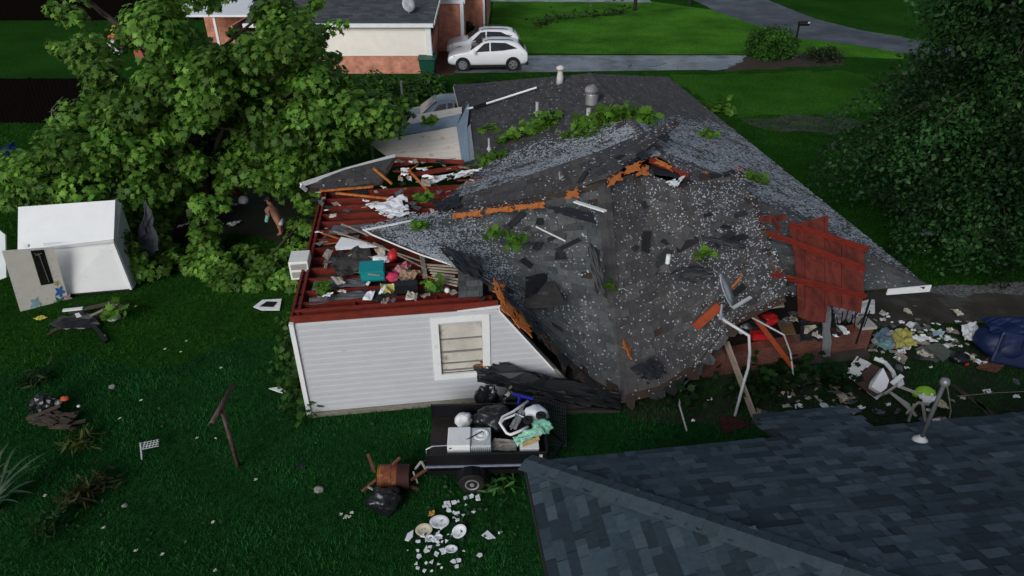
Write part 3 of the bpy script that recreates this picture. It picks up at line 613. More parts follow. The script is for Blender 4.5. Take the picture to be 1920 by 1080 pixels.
# pale porch roof and walls at the left end, behind the tree
m=MB(); m.slab([(-20.3,43.5,2.55),(-15.4,43.5,2.55),(-15.4,48.5,3.0),(-20.3,48.5,3.0)],.12,Z); m.build('awning_roof',M('white_awning_metal',(.80,.82,.85),.35,.06,3),fh)
m=MB(); m.slab([(-20,47.5,0),(-15.5,47.5,0),(-15.5,47.5,2.5),(-20,47.5,2.5)],.15,(0,-1,0)); m.slab([(-15.5,40.05,0),(-15.5,53,0),(-15.5,53,2.6),(-15.5,40.05,2.6)],.1,(-1,0,0)); m.build('brick_wall',FBR,fh,uvaxes=(np.array([1,.7,0]),Z))
for x in(-20.1,-17.8): MB().box((x,43.7,1.25),(.14,.14,2.5)).build('porch_post',WHITE,fh)
# dish on the far roof
dp=np.array([-5.75,41.0,3.02]); DISH=M('grey_dish',(.42,.44,.46),.45,.1,5)
def dish(c,nrm,rx,ry,parent,name='satellite_dish',mat=DISH,depth=.06):
    nrm=np.array(nrm,float); nrm/=np.linalg.norm(nrm); x=np.cross(Z,nrm); x/=np.linalg.norm(x); y=np.cross(nrm,x); m=MB(); vs=[];n=22
    for side in(0,-.012):
        for rr in(0.001,.5,1.):
            for j in range(n):
                t=2*math.pi*j/n; vs.append(np.array(c)+x*rx*rr*math.cos(t)+y*ry*rr*math.sin(t)+nrm*(depth*rr*rr+side))
    f=lambda s,i,j:s*3*n+i*n+j%n
    fs=[(f(0,i,j),f(0,i,j+1),f(0,i+1,j+1),f(0,i+1,j)) for i in(0,1) for j in range(n)]+[(f(1,i+1,j),f(1,i+1,j+1),f(1,i,j+1),f(1,i,j)) for i in(0,1) for j in range(n)]+[(f(0,2,j),f(0,2,j+1),f(1,2,j+1),f(1,2,j)) for j in range(n)]
    m.add(vs,fs); return m.build(name,mat,parent,smooth=True)
d_=dish(dp+Z*.52,(.35,-.8,.45),.36,.42,fh)
MB().tube([dp-Z*.1,dp+Z*.35,dp+Z*.5+np.array([0,.08,0])],.03,8).build('dish_mast',ALU,d_); MB().tube([dp+Z*.2,dp+np.array([.12,-.45,.45])],.018,6).build('dish_arm',ALU,d_)
MB().box(dp+np.array([.13,-.47,.47]),(.1,.12,.08)).build('dish_receiver',ALU,d_)

# ================================================================ FENCES
FEN=M('shadowed_brown_fence',(.0045,.0034,.003),1.,.3,4,spec=0,stretch=(8,8,1))  # dark brown boards with the fence's shadow put into the near-black colour
def fence(name,p,q,h,label,step=.18):
    p=np.array([*p,0.]);q=np.array([*q,0.]); t=empty(name,(p+q)/2,label,'fence'); d=q-p; L=np.linalg.norm(d); d/=L; m=MB(); r=random.Random(int(L)); n=int(L/step)
    for i in range(n):
        a=p+d*(i+.5)*step; m.box(a+Z*(h/2+r.uniform(-.02,.0)),(step-.012,.025,h),(d,np.cross(Z,d),Z))
    m.build('board_panel',FEN,t)
    for i in range(int(L/2.4)+1): MB().box(p+d*min(i*2.4,L)+np.cross(Z,d)*.07+Z*h/2,(.1,.1,h+.02),(d,np.cross(Z,d),Z)).build('post',FEN,t)
    for zz in(.4,h-.4): MB().box((p+q)/2+np.cross(Z,d)*.04+Z*zz,(L,.05,.09),(d,np.cross(Z,d),Z)).build('rail',FEN,t)
fence('board_fence',(-36,31.3),(-16.2,31.3),2.05,'dark board fence behind the toppled tree, the nearer of the two at the left')
fence('board_fence',(-60,55.6),(-24,55.6),2.6,'dark board fence along the far side of the back lawn at the top left')
# ================================================================ SHED
sh=empty('garden_shed',(-12.4,16.9,0),'small white metal garden shed with a flower painted door hanging open','shed')
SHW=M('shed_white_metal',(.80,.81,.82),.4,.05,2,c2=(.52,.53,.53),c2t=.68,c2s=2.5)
fbl,fbr,ftr,ftl=P(118,552,.10),P(249,541,.06),PY(212,447,16.62),PY(80,458,16.35)
m=MB(); m.slab([fbl,fbr,ftr,ftl],.05); m.build('front_wall',SHW,sh)
bk=np.array([-.16,1.05,0.])
SHS=M('shed_side_shaded',(.50,.51,.53),.45,.08,3)  # white metal toned down: shade of the turned side painted in
rt0,rt1=PY(34,388,17.25),PY(216,375,17.45)
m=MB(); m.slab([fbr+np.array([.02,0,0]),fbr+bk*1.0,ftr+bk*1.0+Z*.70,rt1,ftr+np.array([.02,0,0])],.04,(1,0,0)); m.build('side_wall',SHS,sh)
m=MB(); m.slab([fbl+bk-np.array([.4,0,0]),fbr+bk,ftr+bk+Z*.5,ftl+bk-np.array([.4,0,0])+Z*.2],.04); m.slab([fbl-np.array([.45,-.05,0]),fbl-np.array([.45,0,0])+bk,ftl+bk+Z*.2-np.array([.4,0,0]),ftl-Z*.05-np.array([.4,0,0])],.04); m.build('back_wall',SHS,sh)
e0,e1=PY(33,470,16.28),PY(213,449,16.5)
m=MB(); m.slab([e0,e1,rt1,rt0],.04); m.build('roof',SHW,sh)
MB().bar(e0-Z*.03,e1-Z*.03,.05,.07).build('eave_trim',M('shed_trim',(.6,.6,.62),.5,.1,4),sh)
MB().bar(fbr+np.array([-.03,-.03,0]),ftr+np.array([-.03,-.03,0]),.06,.06,up=V).build('corner_trim',SHW,sh)
m=MB(); m.slab([rt1,e1,ftr+np.array([.08,0.,-.1]),ftr+bk*.9+np.array([.1,0,.6])],.02); m.build('gable_panel',SHS,sh)
# door hanging open
DCR=M('cream_door_boards',(.66,.63,.57),.6,.12,4,c2=(.36,.33,.29),c2t=.66,c2s=4)
dA,dB,dC=P(40,583,.02),P(122,560,.05),PY(100,455,15.95)
dq=lambda a,b,o=0:PP(a,b,dA,dB,dC)+DN*o
DN=np.cross(dB-dA,dC-dA); DN/=np.linalg.norm(DN); DN=DN if DN[1]<0 else -DN
m=MB(); m.slab([dq(*t) for t in((38,584),(130,566),(101,466),(70,467),(30,470),(4,472))],.05,DN); do=m.build('door',DCR,sh)
m=MB(); m.slab([dq(*t,.006) for t in((57,470),(82,468),(101,531),(77,535))],.012,DN); wd_=m.build('door_window',M('door_glass',(.015,.015,.013),.15,.3,6,spec=.6),do)
m=MB(); m.bar(dq(72,474,.02),dq(92,528,.02),.015,.015); m.bar(dq(66,478,.02),dq(78,474,.02),.012,.012); m.bar(dq(64,474,.02),dq(76,480,.02),.012,.012); m.build('window_lattice',M('lattice_grey',(.22,.21,.19),.6),wd_)
for (cx,cy,cc,rr,st) in((66,583,(.26,.42,.50),13,True),(112,547,(.05,.14,.42),12,True),(128,560,(.48,.30,.40),10,False),(106,531,(.45,.36,.10),6,False)):
    f=MB(); pts=[]
    for j in range(20):
        t=2*math.pi*j/20; k_=rr*(.72+.28*math.cos(5*t)); pts.append(dq(min(cx+k_*.9*math.cos(t),139),cy-30*(cx==66)*.0-14*(cx==66)+k_*math.sin(t),.009))
    f.slab(pts,.006,DN); f.build('painted_flower',M('flower_paint_%d'%cx,cc,.6,.25,9),do)
    if st:
        y0=cy-(14 if cx==66 else 0); g=MB(); g.slab([dq(cx-9,y0+9,.009),dq(cx,y0+14,.009),dq(cx+9,y0+8,.009),dq(cx+5,y0+18,.009),dq(cx+1,y0+25,.009),dq(cx-6,y0+17,.009)],.006,DN); g.build('painted_leaves',M('leaf_paint',(.05,.16,.13),.6,.2,9),do)
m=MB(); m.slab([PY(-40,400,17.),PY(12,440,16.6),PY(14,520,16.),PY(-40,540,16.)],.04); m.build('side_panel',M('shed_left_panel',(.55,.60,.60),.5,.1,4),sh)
MB().slab([fbl+np.array([0,-.02,0]),fbr+np.array([0,-.02,0]),fbr+np.array([0,.3,-.05]),fbl+np.array([0,.3,-.05])],.04).build('shed_base',M('black_base',(.008,.008,.008),.7),sh)

# ================================================================ TREES
rng=np.random.default_rng(4)
def inpoly(x,y,poly):
    c=False;n=len(poly);j=n-1
    for i in range(n):
        if (poly[i][1]>y)!=(poly[j][1]>y) and x<(poly[j][0]-poly[i][0])*(y-poly[i][1])/(poly[j][1]-poly[i][1])+poly[i][0]: c=not c
        j=i
    return c
def fill_clumps(poly,n,Y0,Y1,zmax,r0,r1,seed,holes=(),zmin=.3):
    r=random.Random(seed); out=[]; xs=[p[0] for p in poly]; ys=[p[1] for p in poly]; g=0
    while len(out)<n and g<60000:
        g+=1; x,y=r.uniform(min(xs),max(xs)),r.uniform(min(ys),max(ys))
        if not inpoly(x,y,poly) or any(inpoly(x,y,h) for h in holes): continue
        Yq=r.uniform(Y0,Y1); p=PY(x,y,Yq)
        if p[2]<zmin or p[2]>zmax: continue
        out.append((*p,r.uniform(r0,r1)))
    return out
t1=empty('fallen_maple_tree',P(398,420),'big broad leaved tree toppled between the white shed and the house, bright green crown','tree')
po=[(150,18),(200,-30),(520,-30),(515,30),(600,50),(580,85),(545,95),(600,130),(640,150),(690,170),(725,190),(738,222),(715,236),(660,252),(635,285),(590,315),(565,338),(540,338),(470,330),(400,355),(330,350),(260,390),(215,360),(150,360),(60,375),(0,380),(0,300),(90,295),(130,240),(160,190),(190,150),(160,110),(130,80)]
cl=fill_clumps(po,360,18.5,24.5,7.6,.45,.85,1,holes=[[(320,-20),(500,-20),(500,85),(335,90)],[(375,320),(430,290),(450,400),(380,400)],[(200,60),(310,60),(310,110),(210,115)],[(120,-40),(290,-40),(280,40),(200,70),(120,80)],[(600,200),(650,200),(640,240),(600,235)]])
low=[(250,420,.4,.5),(265,440,.6,.5),(290,450,.3,.5),(280,480,.3,.5),(300,500,.3,.45),(235,400,1.2,.5),(240,420,1.0,.4),(390,450,.5,.4),(400,470,.5,.4),(410,490,.4,.45),(430,510,.3,.4),(380,500,.3,.4),(375,430,.7,.35),(480,480,.3,.5),(500,500,.3,.5),(535,475,.3,.35),(550,450,.4,.4),(560,470,.3,.4),(470,510,.2,.4),(560,420,.5,.45),(575,385,.6,.45),(540,515,.2,.4),(330,470,.2,.35),(450,470,.2,.35),(230,385,1.6,.4),(225,440,1.4,.35),(240,460,1.1,.4),(252,490,.6,.4),(265,510,.3,.4),(270,360,1.5,.6),(300,375,1.1,.5),(320,390,.9,.45),(392,395,1.7,.36),(378,378,2.1,.4),(415,382,1.9,.36),(402,425,.9,.3),(370,410,1.1,.34),(340,360,1.3,.5),(300,420,.6,.5),(395,500,.3,.5),(410,525,.2,.4),(375,470,.5,.45),(385,450,.6,.4),(355,495,.3,.4),(450,520,.2,.4),(500,500,.3,.5),(560,500,.3,.45),(550,530,.2,.4),(480,530,.2,.4),(590,350,1.0,.5),(570,365,.8,.4),(420,345,1.6,.45),(60,370,.9,.5),(20,375,.8,.5),(110,365,1.0,.5),(160,360,1.2,.5),(340,20,5.9,.3),(400,10,6.2,.3),(440,60,5.6,.28),(480,25,6.0,.3),(365,65,5.6,.28),(560,60,5.6,.5),(590,75,5.3,.4)]
cl2=[(*P(a,b,z),rr*.85) for a,b,z,rr in low]
pal1=[(.050,.150,.020),(.195,.340,.055)]
r=random.Random(66); STR_=[]
for k in range(46):
    i0=r.randrange(len(po)); a0=po[i0]; a1=po[(i0+1)%len(po)]; u=r.random(); x=a0[0]+(a1[0]-a0[0])*u; y=a0[1]+(a1[1]-a0[1])*u
    if y<-5 or y>345 or (x>600 and y>215): continue
    cx_,cy_=380,190; d=math.hypot(x-cx_,y-cy_); e=r.uniform(22,60); x2,y2=x+(x-cx_)/d*e,y+(y-cy_)/d*e+r.uniform(-8,14); Yq=r.uniform(19,23); q0,q1=PY(x-(x-cx_)/d*40,y-(y-cy_)/d*40,Yq),PY(x2,y2,Yq)
    if q1[2]<.4: continue
    STR_.append((q0,q1)); 
    for t in(.55,.8,1.): cl.append((*(q0+(q1-q0)*t),r.uniform(.16,.30)))
cl2+=[(*P(a,b,z),rr) for a,b,z,rr in((372,440,.9,.3),(385,465,.6,.34),(395,490,.4,.34),(405,512,.3,.32),(420,532,.2,.3),(440,535,.15,.25),(285,400,1.0,.34),(295,430,.7,.34),(305,455,.5,.3),(318,480,.3,.3),(520,525,.15,.3),(575,430,.7,.3),(585,470,.4,.3))]
v1,T1,c1=clumps_to_leaves(cl,150,.20,pal1,rng); v2,T2,c2_=clumps_to_leaves(cl2,110,.20,pal1,rng)
fast('crown',np.concatenate([v1,v2]),np.concatenate([T1,T2+len(v1)]),np.concatenate([c1,c2_]),LEAF,t1)
tp=P(398,425); m=MB(); m.tube([tp+np.array([.1,-.2,-.2]),tp+Z*.9,tp+np.array([-.1,.3,2.0]),tp+np.array([-.5,.6,3.4]),tp+np.array([-.6,.9,5.0])],[.28,.22,.2,.17,.12],12); m.build('trunk',BARK,t1,smooth=True)
r=random.Random(9)
for i in range(26):
    c=np.array(cl[r.randrange(len(cl))][:3]); a=tp+np.array([-.2,.4,r.uniform(.8,3.6)]); mid=(a+c)/2+np.array([r.uniform(-.5,.5),r.uniform(-.4,.4),r.uniform(-.1,.6)])
    MB().tube([a,mid,c],[.09,.06,.025],7).build('limb',BARK,t1,smooth=True)
for q0,q1 in STR_: MB().tube([q0,(q0+q1)/2+Z*.08,q1],[.035,.022,.01],6).build('limb',BARK,t1,smooth=True)
MB().tube([PY(150,-12,21),PY(190,22,21),PY(240,60,21),PY(320,130,21)],[.05,.07,.09,.12],7).build('limb',BARK,t1,smooth=True)
MB().tube([P(495,490,.2),P(530,455,.5),P(565,420,.7)],[.05,.05,.03],7).build('limb',BARK,t1,smooth=True)
# conifer-like dark tree on the right
t2=empty('drooping_dark_tree',(14.2,18.2,0),'tall dark tree with drooping feathery branches at the right edge of the lawn','tree')
po2=[(1590,-40),(1990,-40),(1990,360),(1900,400),(1800,420),(1700,370),(1640,345),(1600,300),(1570,270),(1555,225),(1575,180),(1550,140),(1600,90),(1600,40)]
pal2=[(.009,.040,.011),(.042,.108,.027)]
tb2=np.array([14.2,19.6,0]); r=random.Random(12); PV_=[];PN_=[];PC=[]
m=MB(); m.tube([tb2,tb2+Z*2,tb2+np.array([-.2,0,4.5]),tb2+np.array([-.1,.2,9.2])],[.40,.32,.26,.08],12); m.build('trunk',BARK,t2,smooth=True)
for i in range(124):
    h=1.9+7.9*(i/92)**.9+r.uniform(-.3,.3) if i<92 else r.uniform(1.3,4.6); an=(r.uniform(0,6.283) if i%3 else r.uniform(2.2,4.6)) if i<92 else r.uniform(3.3,5.6); L=r.uniform(2.9,5.6)*r.choice((.7,.9,1,1.1))*(1-.45*(h/10)**2)*(.8 if h<1.4 else 1); d=np.array([math.cos(an),math.sin(an)*.75,0]); b0=tb2+Z*h
    f=lambda t:b0+d*L*t+Z*(.42*L*t-.78*L*t*t)
    if f(1)[2]<.15: L*=.75
    MB().tube([f(t) for t in(0,.3,.55,.75)],[.05,.03,.018,.008],6).build('limb',BARK,t2,smooth=True)
    n=820; t=rng.beta(1.9,1.3,n); P_=np.array([f(x) for x in t]); sd=np.array([-d[1],d[0],0]); wv=.62*(1.15-.55*t)*(.5+.5*np.abs(np.sin(t*11+i)))
    P_+=sd[None]*(rng.normal(size=n)*wv)[:,None]+rng.normal(size=(n,3))*.06; P_[:,2]-=np.abs(rng.normal(size=n))*.34*(.4+.8*np.abs(np.sin(t*11+i)))
    PV_.append(P_); q_=rng.normal(size=(n,3))*.55; q_[:,2]+=.7; PN_.append(q_); PC.append(np.full(n,r.choice((.45,.7,1.,1.3,1.6))))
PV_=np.concatenate(PV_);PN_=np.concatenate(PN_);PC=np.concatenate(PC); k_=PV_[:,2]>1.75+.9*np.sin(PV_[:,0]*1.7)*np.sin(PV_[:,1]*1.3)-1.3*(PV_[:,0]>11.2); v1,T1,c1=leaves(PV_[k_],PN_[k_],.14,pal2,rng,shape=LSIMPLE,droop=.5); c1=c1*np.repeat(PC[k_],len(LSIMPLE)+1)[:,None]
fast('crown',v1,T1,c1,LEAF,t2)

# ================================================================ GRASS
def blades(n,region,h,wd,pal,seed):
    g=np.random.default_rng(seed); x0,x1,y0,y1=region; p=np.stack([g.uniform(x0,x1,n),g.uniform(y0,y1,n),np.full(n,.004)],1)
    return p,g
def grass(name,n,poly,h,wd,pal,seed,excl=()):
    g=np.random.default_rng(seed); xs=[q[0] for q in poly];ys=[q[1] for q in poly]
    p=np.stack([g.uniform(min(xs),max(xs),n),g.uniform(min(ys),max(ys),n)],1)
    def ins(poly):
        c=np.zeros(len(p),bool); j=len(poly)-1
        for i in range(len(poly)):
            a,b=poly[i],poly[j]; cond=((a[1]>p[:,1])!=(b[1]>p[:,1])); xx=(b[0]-a[0])*(p[:,1]-a[1])/((b[1]-a[1]) or 1e-9)+a[0]; c^=cond&(p[:,0]<xx); j=i
        return c
    k=ins(poly)
    for e in excl: k&=~ins(e)
    p=p[k]; N=len(p)
    f=.5+.5*np.sin(p[:,0]*1.9+np.sin(p[:,1]*1.3)*2)*np.sin(p[:,1]*2.3+np.sin(p[:,0]*.9)*2)
    hh=h*g.uniform(.5,1.3,N)*(.7+.6*f); a=g.uniform(0,6.283,N); lean=g.uniform(.1,.7,N)*hh; la=g.uniform(0,6.283,N)
    b0=np.stack([p[:,0]-wd*np.cos(a),p[:,1]-wd*np.sin(a),np.zeros(N)],1); b1=np.stack([p[:,0]+wd*np.cos(a),p[:,1]+wd*np.sin(a),np.zeros(N)],1)
    tpp=np.stack([p[:,0]+lean*np.cos(la),p[:,1]+lean*np.sin(la),hh],1)
    v=np.stack([b0,b1,tpp],1).reshape(-1,3); T=np.arange(3*N).reshape(-1,3)
    pal=np.array(pal); t=g.beta(1.5,2.2,(N,1)); c=(pal[0]*(1-t)+pal[1]*t)*(.55+.9*f[:,None])*g.uniform(.8,1.2,(N,1)); cols=np.repeat(c,3,0)
    o=fast(name,v,T,cols,GRASSB); return o
hp=[tuple(W(u,v,0)[:2]) for u,v in((0,0),(13.3,.3),(13.3,16.4),(4.6,16.4),(4.6,6.6),(0,6.6))]
o=grass('yard_grass',420000,[tuple(q[:2]) for q in yard_pts],.085,.0075,[(.010,.058,.013),(.034,.160,.034)],1,[hp]); tag(o,'rough grass growing over the near yard, vignette darkening in its colour','grass',kind='stuff')
o=grass('lawn_grass',220000,[(-19,13),(-4,13.),(-4.5,19),(-1.5,31),(-1.5,39.5),(-40,31),(-40,20)],.08,.012,[(.014,.056,.008),(.036,.12,.015)],2,[hp,[tuple(q[:2]) for q in yard_pts],[tuple(P(*q)[:2]) for q in ((255,470),(300,360),(430,330),(600,350),(600,430),(560,470),(480,440),(400,450),(330,440))]]); tag(o,'bright mown grass on the side lawn','grass',kind='stuff')
o=grass('lawn_grass',260000,[(9.2,12.5),(9.3,14),(6.9,30),(-1,40),(20,40.5),(40,40),(40,12)],.08,.013,[(.011,.048,.006),(.032,.110,.012)],3,[hp,[tuple(q[:2]) for q in FL2],[tuple(q[:2]) for q in px((1625,548),(1740,541),(2050,525),(2050,610),(1760,606),(1625,618))]]); tag(o,'bright grass on the lawn right of the house','grass',kind='stuff')
# ================================================================ THINGS
def T(m,name,mat,label,cat,group=None,smooth=False,bevel=0): return m.build(name,mat,None,label,cat,group,smooth=smooth,bevel=bevel)
def blob(c,rad,amp=.25,seed=1,n=3,flat=True,freq=1.6):
    bm=bmesh.new(); bmesh.ops.create_icosphere(bm,subdivisions=n,radius=1); m=MB(); vs=[]
    for v in bm.verts:
        p=v.co.copy(); k=1+amp*(noise.noise(p*freq+Vector((seed*3.7,seed,0)))+.5*noise.noise(p*freq*2.7+Vector((0,seed*2.1,5)))+.3*noise.noise(p*freq*6+Vector((3,seed,1))))
        q_=np.array([p.x*rad[0]*k,p.y*rad[1]*k,p.z*rad[2]*k]); 
        if flat: q_[2]=max(q_[2],-rad[2]*.75)
        vs.append(np.array(c)+q_+np.array([0,0,rad[2]*.75 if flat else 0]))
    m.add(vs,[tuple(v.index for v in f.verts) for f in bm.faces]); bm.free(); return m
def crumple(c4,n=10,amp=.05,seed=1,th=.012,freq=2.,notch=0.,cmat=None):
    a,b,c,d=[np.array(x,float) for x in c4]; L=max(np.linalg.norm(b-a),np.linalg.norm(d-a)); nn=np.cross(b-a,d-a); nn/=np.linalg.norm(nn); nn=nn if nn[2]>=0 else -nn
    r=random.Random(seed); vs=[];m=MB()
    for i in range(n+1):
        for j in range(n+1):
            s,t=i/n,j/n; p=(a*(1-s)+b*s)*(1-t)+(d*(1-s)+c*s)*t
            q_=Vector((s*freq*2,t*freq*2,seed*1.9)); h=noise.noise(q_)*.7+noise.noise(q_*2.6)*.35
            vs.append(p+nn*(amp*(h+.35)))
    k=len(vs); vs2=[v-nn*th for v in vs]; ix=lambda i,j:i*(n+1)+j
    def ok(i,j):
        if not(0<=i<n and 0<=j<n): return False
        if notch and (i in(0,n-1) or j in(0,n-1) or i in(1,n-2) or j in (1,n-2)) and noise.noise(Vector((i*.55,j*.55,seed*7.3)))>.32-notch: return False
        return True
    fs=[]
    for i in range(n):
        for j in range(n):
            if not ok(i,j): continue
            A,B,C,D=ix(i,j),ix(i+1,j),ix(i+1,j+1),ix(i,j+1); fs+=[(A,B,C,D),(D+k,C+k,B+k,A+k)]
            for di,dj,e0,e1 in((-1,0,D,A),(1,0,B,C),(0,-1,A,B),(0,1,C,D)):
                if not ok(i+di,j+dj): fs.append((e1,e0,e0+k,e1+k))
    m.add(vs+vs2,fs); return m
def PZ(l,z): return [P(a,b,z if not hasattr(z,'__len__') else z[i]) for i,(a,b) in enumerate(l)]
TEAL=M('teal_crate_plastic',(.010,.24,.26),.4,.12,6); PINK=M('pink_fabric',(.52,.03,.10),.8,.15,6); YELP=M('pale_yellow_fabric',(.55,.50,.16),.85,.15,6); REDB=M('bright_red_plastic',(.55,.02,.025),.35,.1,6); TAN=M('tan_cardboard',(.30,.19,.12),.85,.2,5); GREYC=M('grey_cloth',(.10,.105,.115),.9,.35,5); DARKC=M('dark_cloth',(.020,.021,.025),.9,.4,4)
# ---------------------------------------------------------------- cars
CARW=M('car_white_paint',(.86,.87,.88),.25,.03,2,spec=.5,coat=.6)
BLKP=M('black_plastic_trim',(.012,.012,.013),.5,.1,8)
RIM=M('alloy_rim',(.45,.46,.48),.35,.1,8,metal=.6)
REDL=M('tail_light_red',(.55,.03,.02),.2,.1,8,coat=.5); HEADL=M('head_light_clear',(.60,.60,.58),.15,.1,8,coat=.5)
def car(name,loc,yaw,label,paint,L=4.6,Hh=1.65,wid=1.85,boxy=0.,group=None,rails=True):
    t=empty(name,loc,label,'car',group); X=np.array([math.cos(yaw),math.sin(yaw),0]); Y=np.array([-X[1],X[0],0]); B=np.array(loc,float)
    def w_(x,y,z): return B+X*x+Y*y+Z*z
    h=L/2; k=Hh/1.65; hw=wid/2
    st=[(-h,.42,.62,.72,.60),(-h+.10,.30,.78,.80,.80),(-h+.45,.24,.93,.96,.86),(-h+1.15,.22,1.02,1.06,.86),(-h+1.30+.1*boxy,.22,1.03,1.10,.84),(-h+2.0-.15*boxy,.22,1.05,1.57,.66),(-h+2.5,.22,1.06,1.65,.66),(h-1.2,.22,1.10,1.63,.65),(h-.55+.15*boxy,.24,1.14,1.55+.05*boxy,.62),(h-.22+.05*boxy,.28,1.12,1.16,.80),(h-.03,.36,1.0,1.02,.76),(h,.45,.8,.84,.68)]
    rings=[]
    for x,zb,zl,zr,wr in st:
        zb*=k;zl*=k;zr*=k
        half=[(0,zb),(hw*.86,zb),(hw*.985,zb+.16),(hw,(zb+zl)/2+.06),(hw*.965,zl),(hw*(wr+.035),zr-.06 if zr-zl>.2 else zr-.015),(hw*wr*.8,zr-.008),(0,zr)]
        if zr-zl<.2: half[5]=(hw*.93,zl+.01)
        rings.append([w_(x,y,z) for y,z in half]+[w_(x,-y,z) for y,z in half[-2:0:-1]])
    n=len(rings[0]); m=MB(); m.add([p for r_ in rings for p in r_],[(i*n+j,i*n+(j+1)%n,(i+1)*n+(j+1)%n,(i+1)*n+j) for i in range(len(rings)-1) for j in range(n)]+[tuple(range(n-1,-1,-1)),tuple((len(rings)-1)*n+j for j in range(n))])
    body=m.build('body',paint,t,smooth=True)
    sp=body.modifiers.new('sub','SUBSURF'); sp.levels=1; sp.render_levels=1
    def side(x,s,f): # point on greenhouse side, f 0 belt..1 roof
        for i in range(len(st)-1):
            if st[i][0]<=x<=st[i+1][0]:
                u=(x-st[i][0])/(st[i+1][0]-st[i][0]); g=lambda a:st[i][a]*(1-u)+st[i+1][a]*u
                zl,zr,wr=g(2)*k,g(3)*k,g(4); y=hw*(.965*(1-f)+(wr+.035)*f); z=zl+(zr-.06-zl)*f; return w_(x,s*(y+.012),z)
    a0,a1,a2,a3=-h+1.62,-h+2.45,h-1.45,h-.62
    for s in(1,-1):
        for pts in([(a0,.06),(a1-.04,.06),(a1-.04,.88),(-h+2.13,.86)],[(a1+.04,.06),(a2,.08),(a3,.26),(a2+.18,.84),(a1+.04,.88)]):
            m=MB(); pl=[side(x,s,f) for x,f in pts]; m.slab(pl,.02,Y*s); m.build('side_window',GLASSD,t)
        m=MB(); m.box(w_(a0-.05,s*(hw+.09),1.08*k),(.16,.2,.13),(X,Y,Z)); m.build('wing_mirror',paint,t,bevel=.03)
        for x in(-h+.88,h-.86):
            m=MB(); m.lathe(w_(x,s*(hw-.20),.36),[(.42,0),(.43,.205),(.34,.208)],24,(X,Z,Y*s)); m.build('wheel_arch',BLKP,t)
            m=MB(); m.lathe(w_(x,s*(hw-.2),.35),[(.25,0),(.34,.02),(.355,.1),(.345,.215),(.25,.222)],26,(X,Z,Y*s)); wh=m.build('wheel',RUBBER,t,smooth=False)
            m=MB(); c=w_(x,s*(hw+.018),.35); m.lathe(c,[(.245,.0),(.245,.012),(.215,.014),(.215,.004)],24,(X,Z,Y*s)); m.lathe(c,[(.06,0),(.06,.02),(.02,.024)],12,(X,Z,Y*s))
            for j in range(10):
                tt=2*math.pi*(j//2)/5+(.16 if j%2 else -.16); d=X*math.cos(tt)+Z*math.sin(tt); m.bar(c+d*.04+Y*s*.008,c+d*.225+Y*s*.008,.035,.012,up=Y*s)
            m.build('rim',RIM,wh)
        m=MB(); m.slab([w_(h-.40,s*(hw*.985),.98*k),w_(h-.06,s*(hw*.84),.96*k),w_(h-.05,s*(hw*.84),.83*k),w_(h-.30,s*(hw*.99),.86*k)],.03,Y*s+X*.5); m.build('tail_light',REDL,t)
        m=MB(); m.slab([w_(-h+.10,s*(hw*.83),.80*k),w_(-h+.42,s*(hw*1.0),.88*k),w_(-h+.40,s*(hw*1.0),.80*k),w_(-h+.08,s*(hw*.83),.72*k)],.03,Y*s-X*.5); m.build('headlight',HEADL,t)
        if rails: MB().tube([w_(-h+2.15,s*hw*.64,1.60*k),w_(-h+2.4,s*hw*.66,1.675*k),w_(h-1.1,s*hw*.65,1.665*k),w_(h-.85,s*hw*.63,1.62*k)],.022,6).build('roof_rail',BLKP,t)
        m=MB(); m.bar(w_(-h+1.3,s*(hw*.99),.27*k),w_(h-1.3,s*(hw*.99),.27*k),.05,.14); m.build('sill',BLKP,t)
    ya=hw*.60
    m=MB(); m.slab([w_(-h+1.34,-hw*.78,1.135*k),w_(-h+1.34,hw*.78,1.135*k),w_(-h+2.0,ya,1.575*k),w_(-h+2.0,-ya,1.575*k)],.03,-X+Z); m.build('windscreen',GLASSD,t)
    m=MB(); m.slab([w_(h-.19,-hw*.72,1.17*k),w_(h-.19,hw*.72,1.17*k),w_(h-.50,ya,1.535*k),w_(h-.50,-ya,1.535*k)],.03,X+Z); m.build('rear_window',GLASSD,t)
    m=MB(); m.box(w_(h-.06,0,.42*k),(.18,wid*.92,.22),(X,Y,Z)); m.build('rear_bumper',BLKP,t,bevel=.04)
    m=MB(); m.box(w_(-h+.06,0,.60*k),(.14,wid*.6,.2),(X,Y,Z)); m.build('grille',BLKP,t,bevel=.03)
    return t
car('parked_car',(-1.42,41.55,0),R(2),'nearer of the two white cars, rounded roofline, dark wheel arches, by the green bin',CARW,4.62,1.66)
car('parked_car',(-1.75,44.35,0),R(3),'farther white car, boxier with roof rails, half hidden behind the nearer one',CARW,4.6,1.70,1.86,.8)
VANB=M('van_blue_grey_paint',(.16,.20,.24),.35,.08,3,coat=.4)
car('parked_van',(-2.9,29.3,0),R(6),'blue grey vehicle under the wrecked carport, only its roof and windows showing',VANB,4.7,1.85,1.85,1.,rails=False)
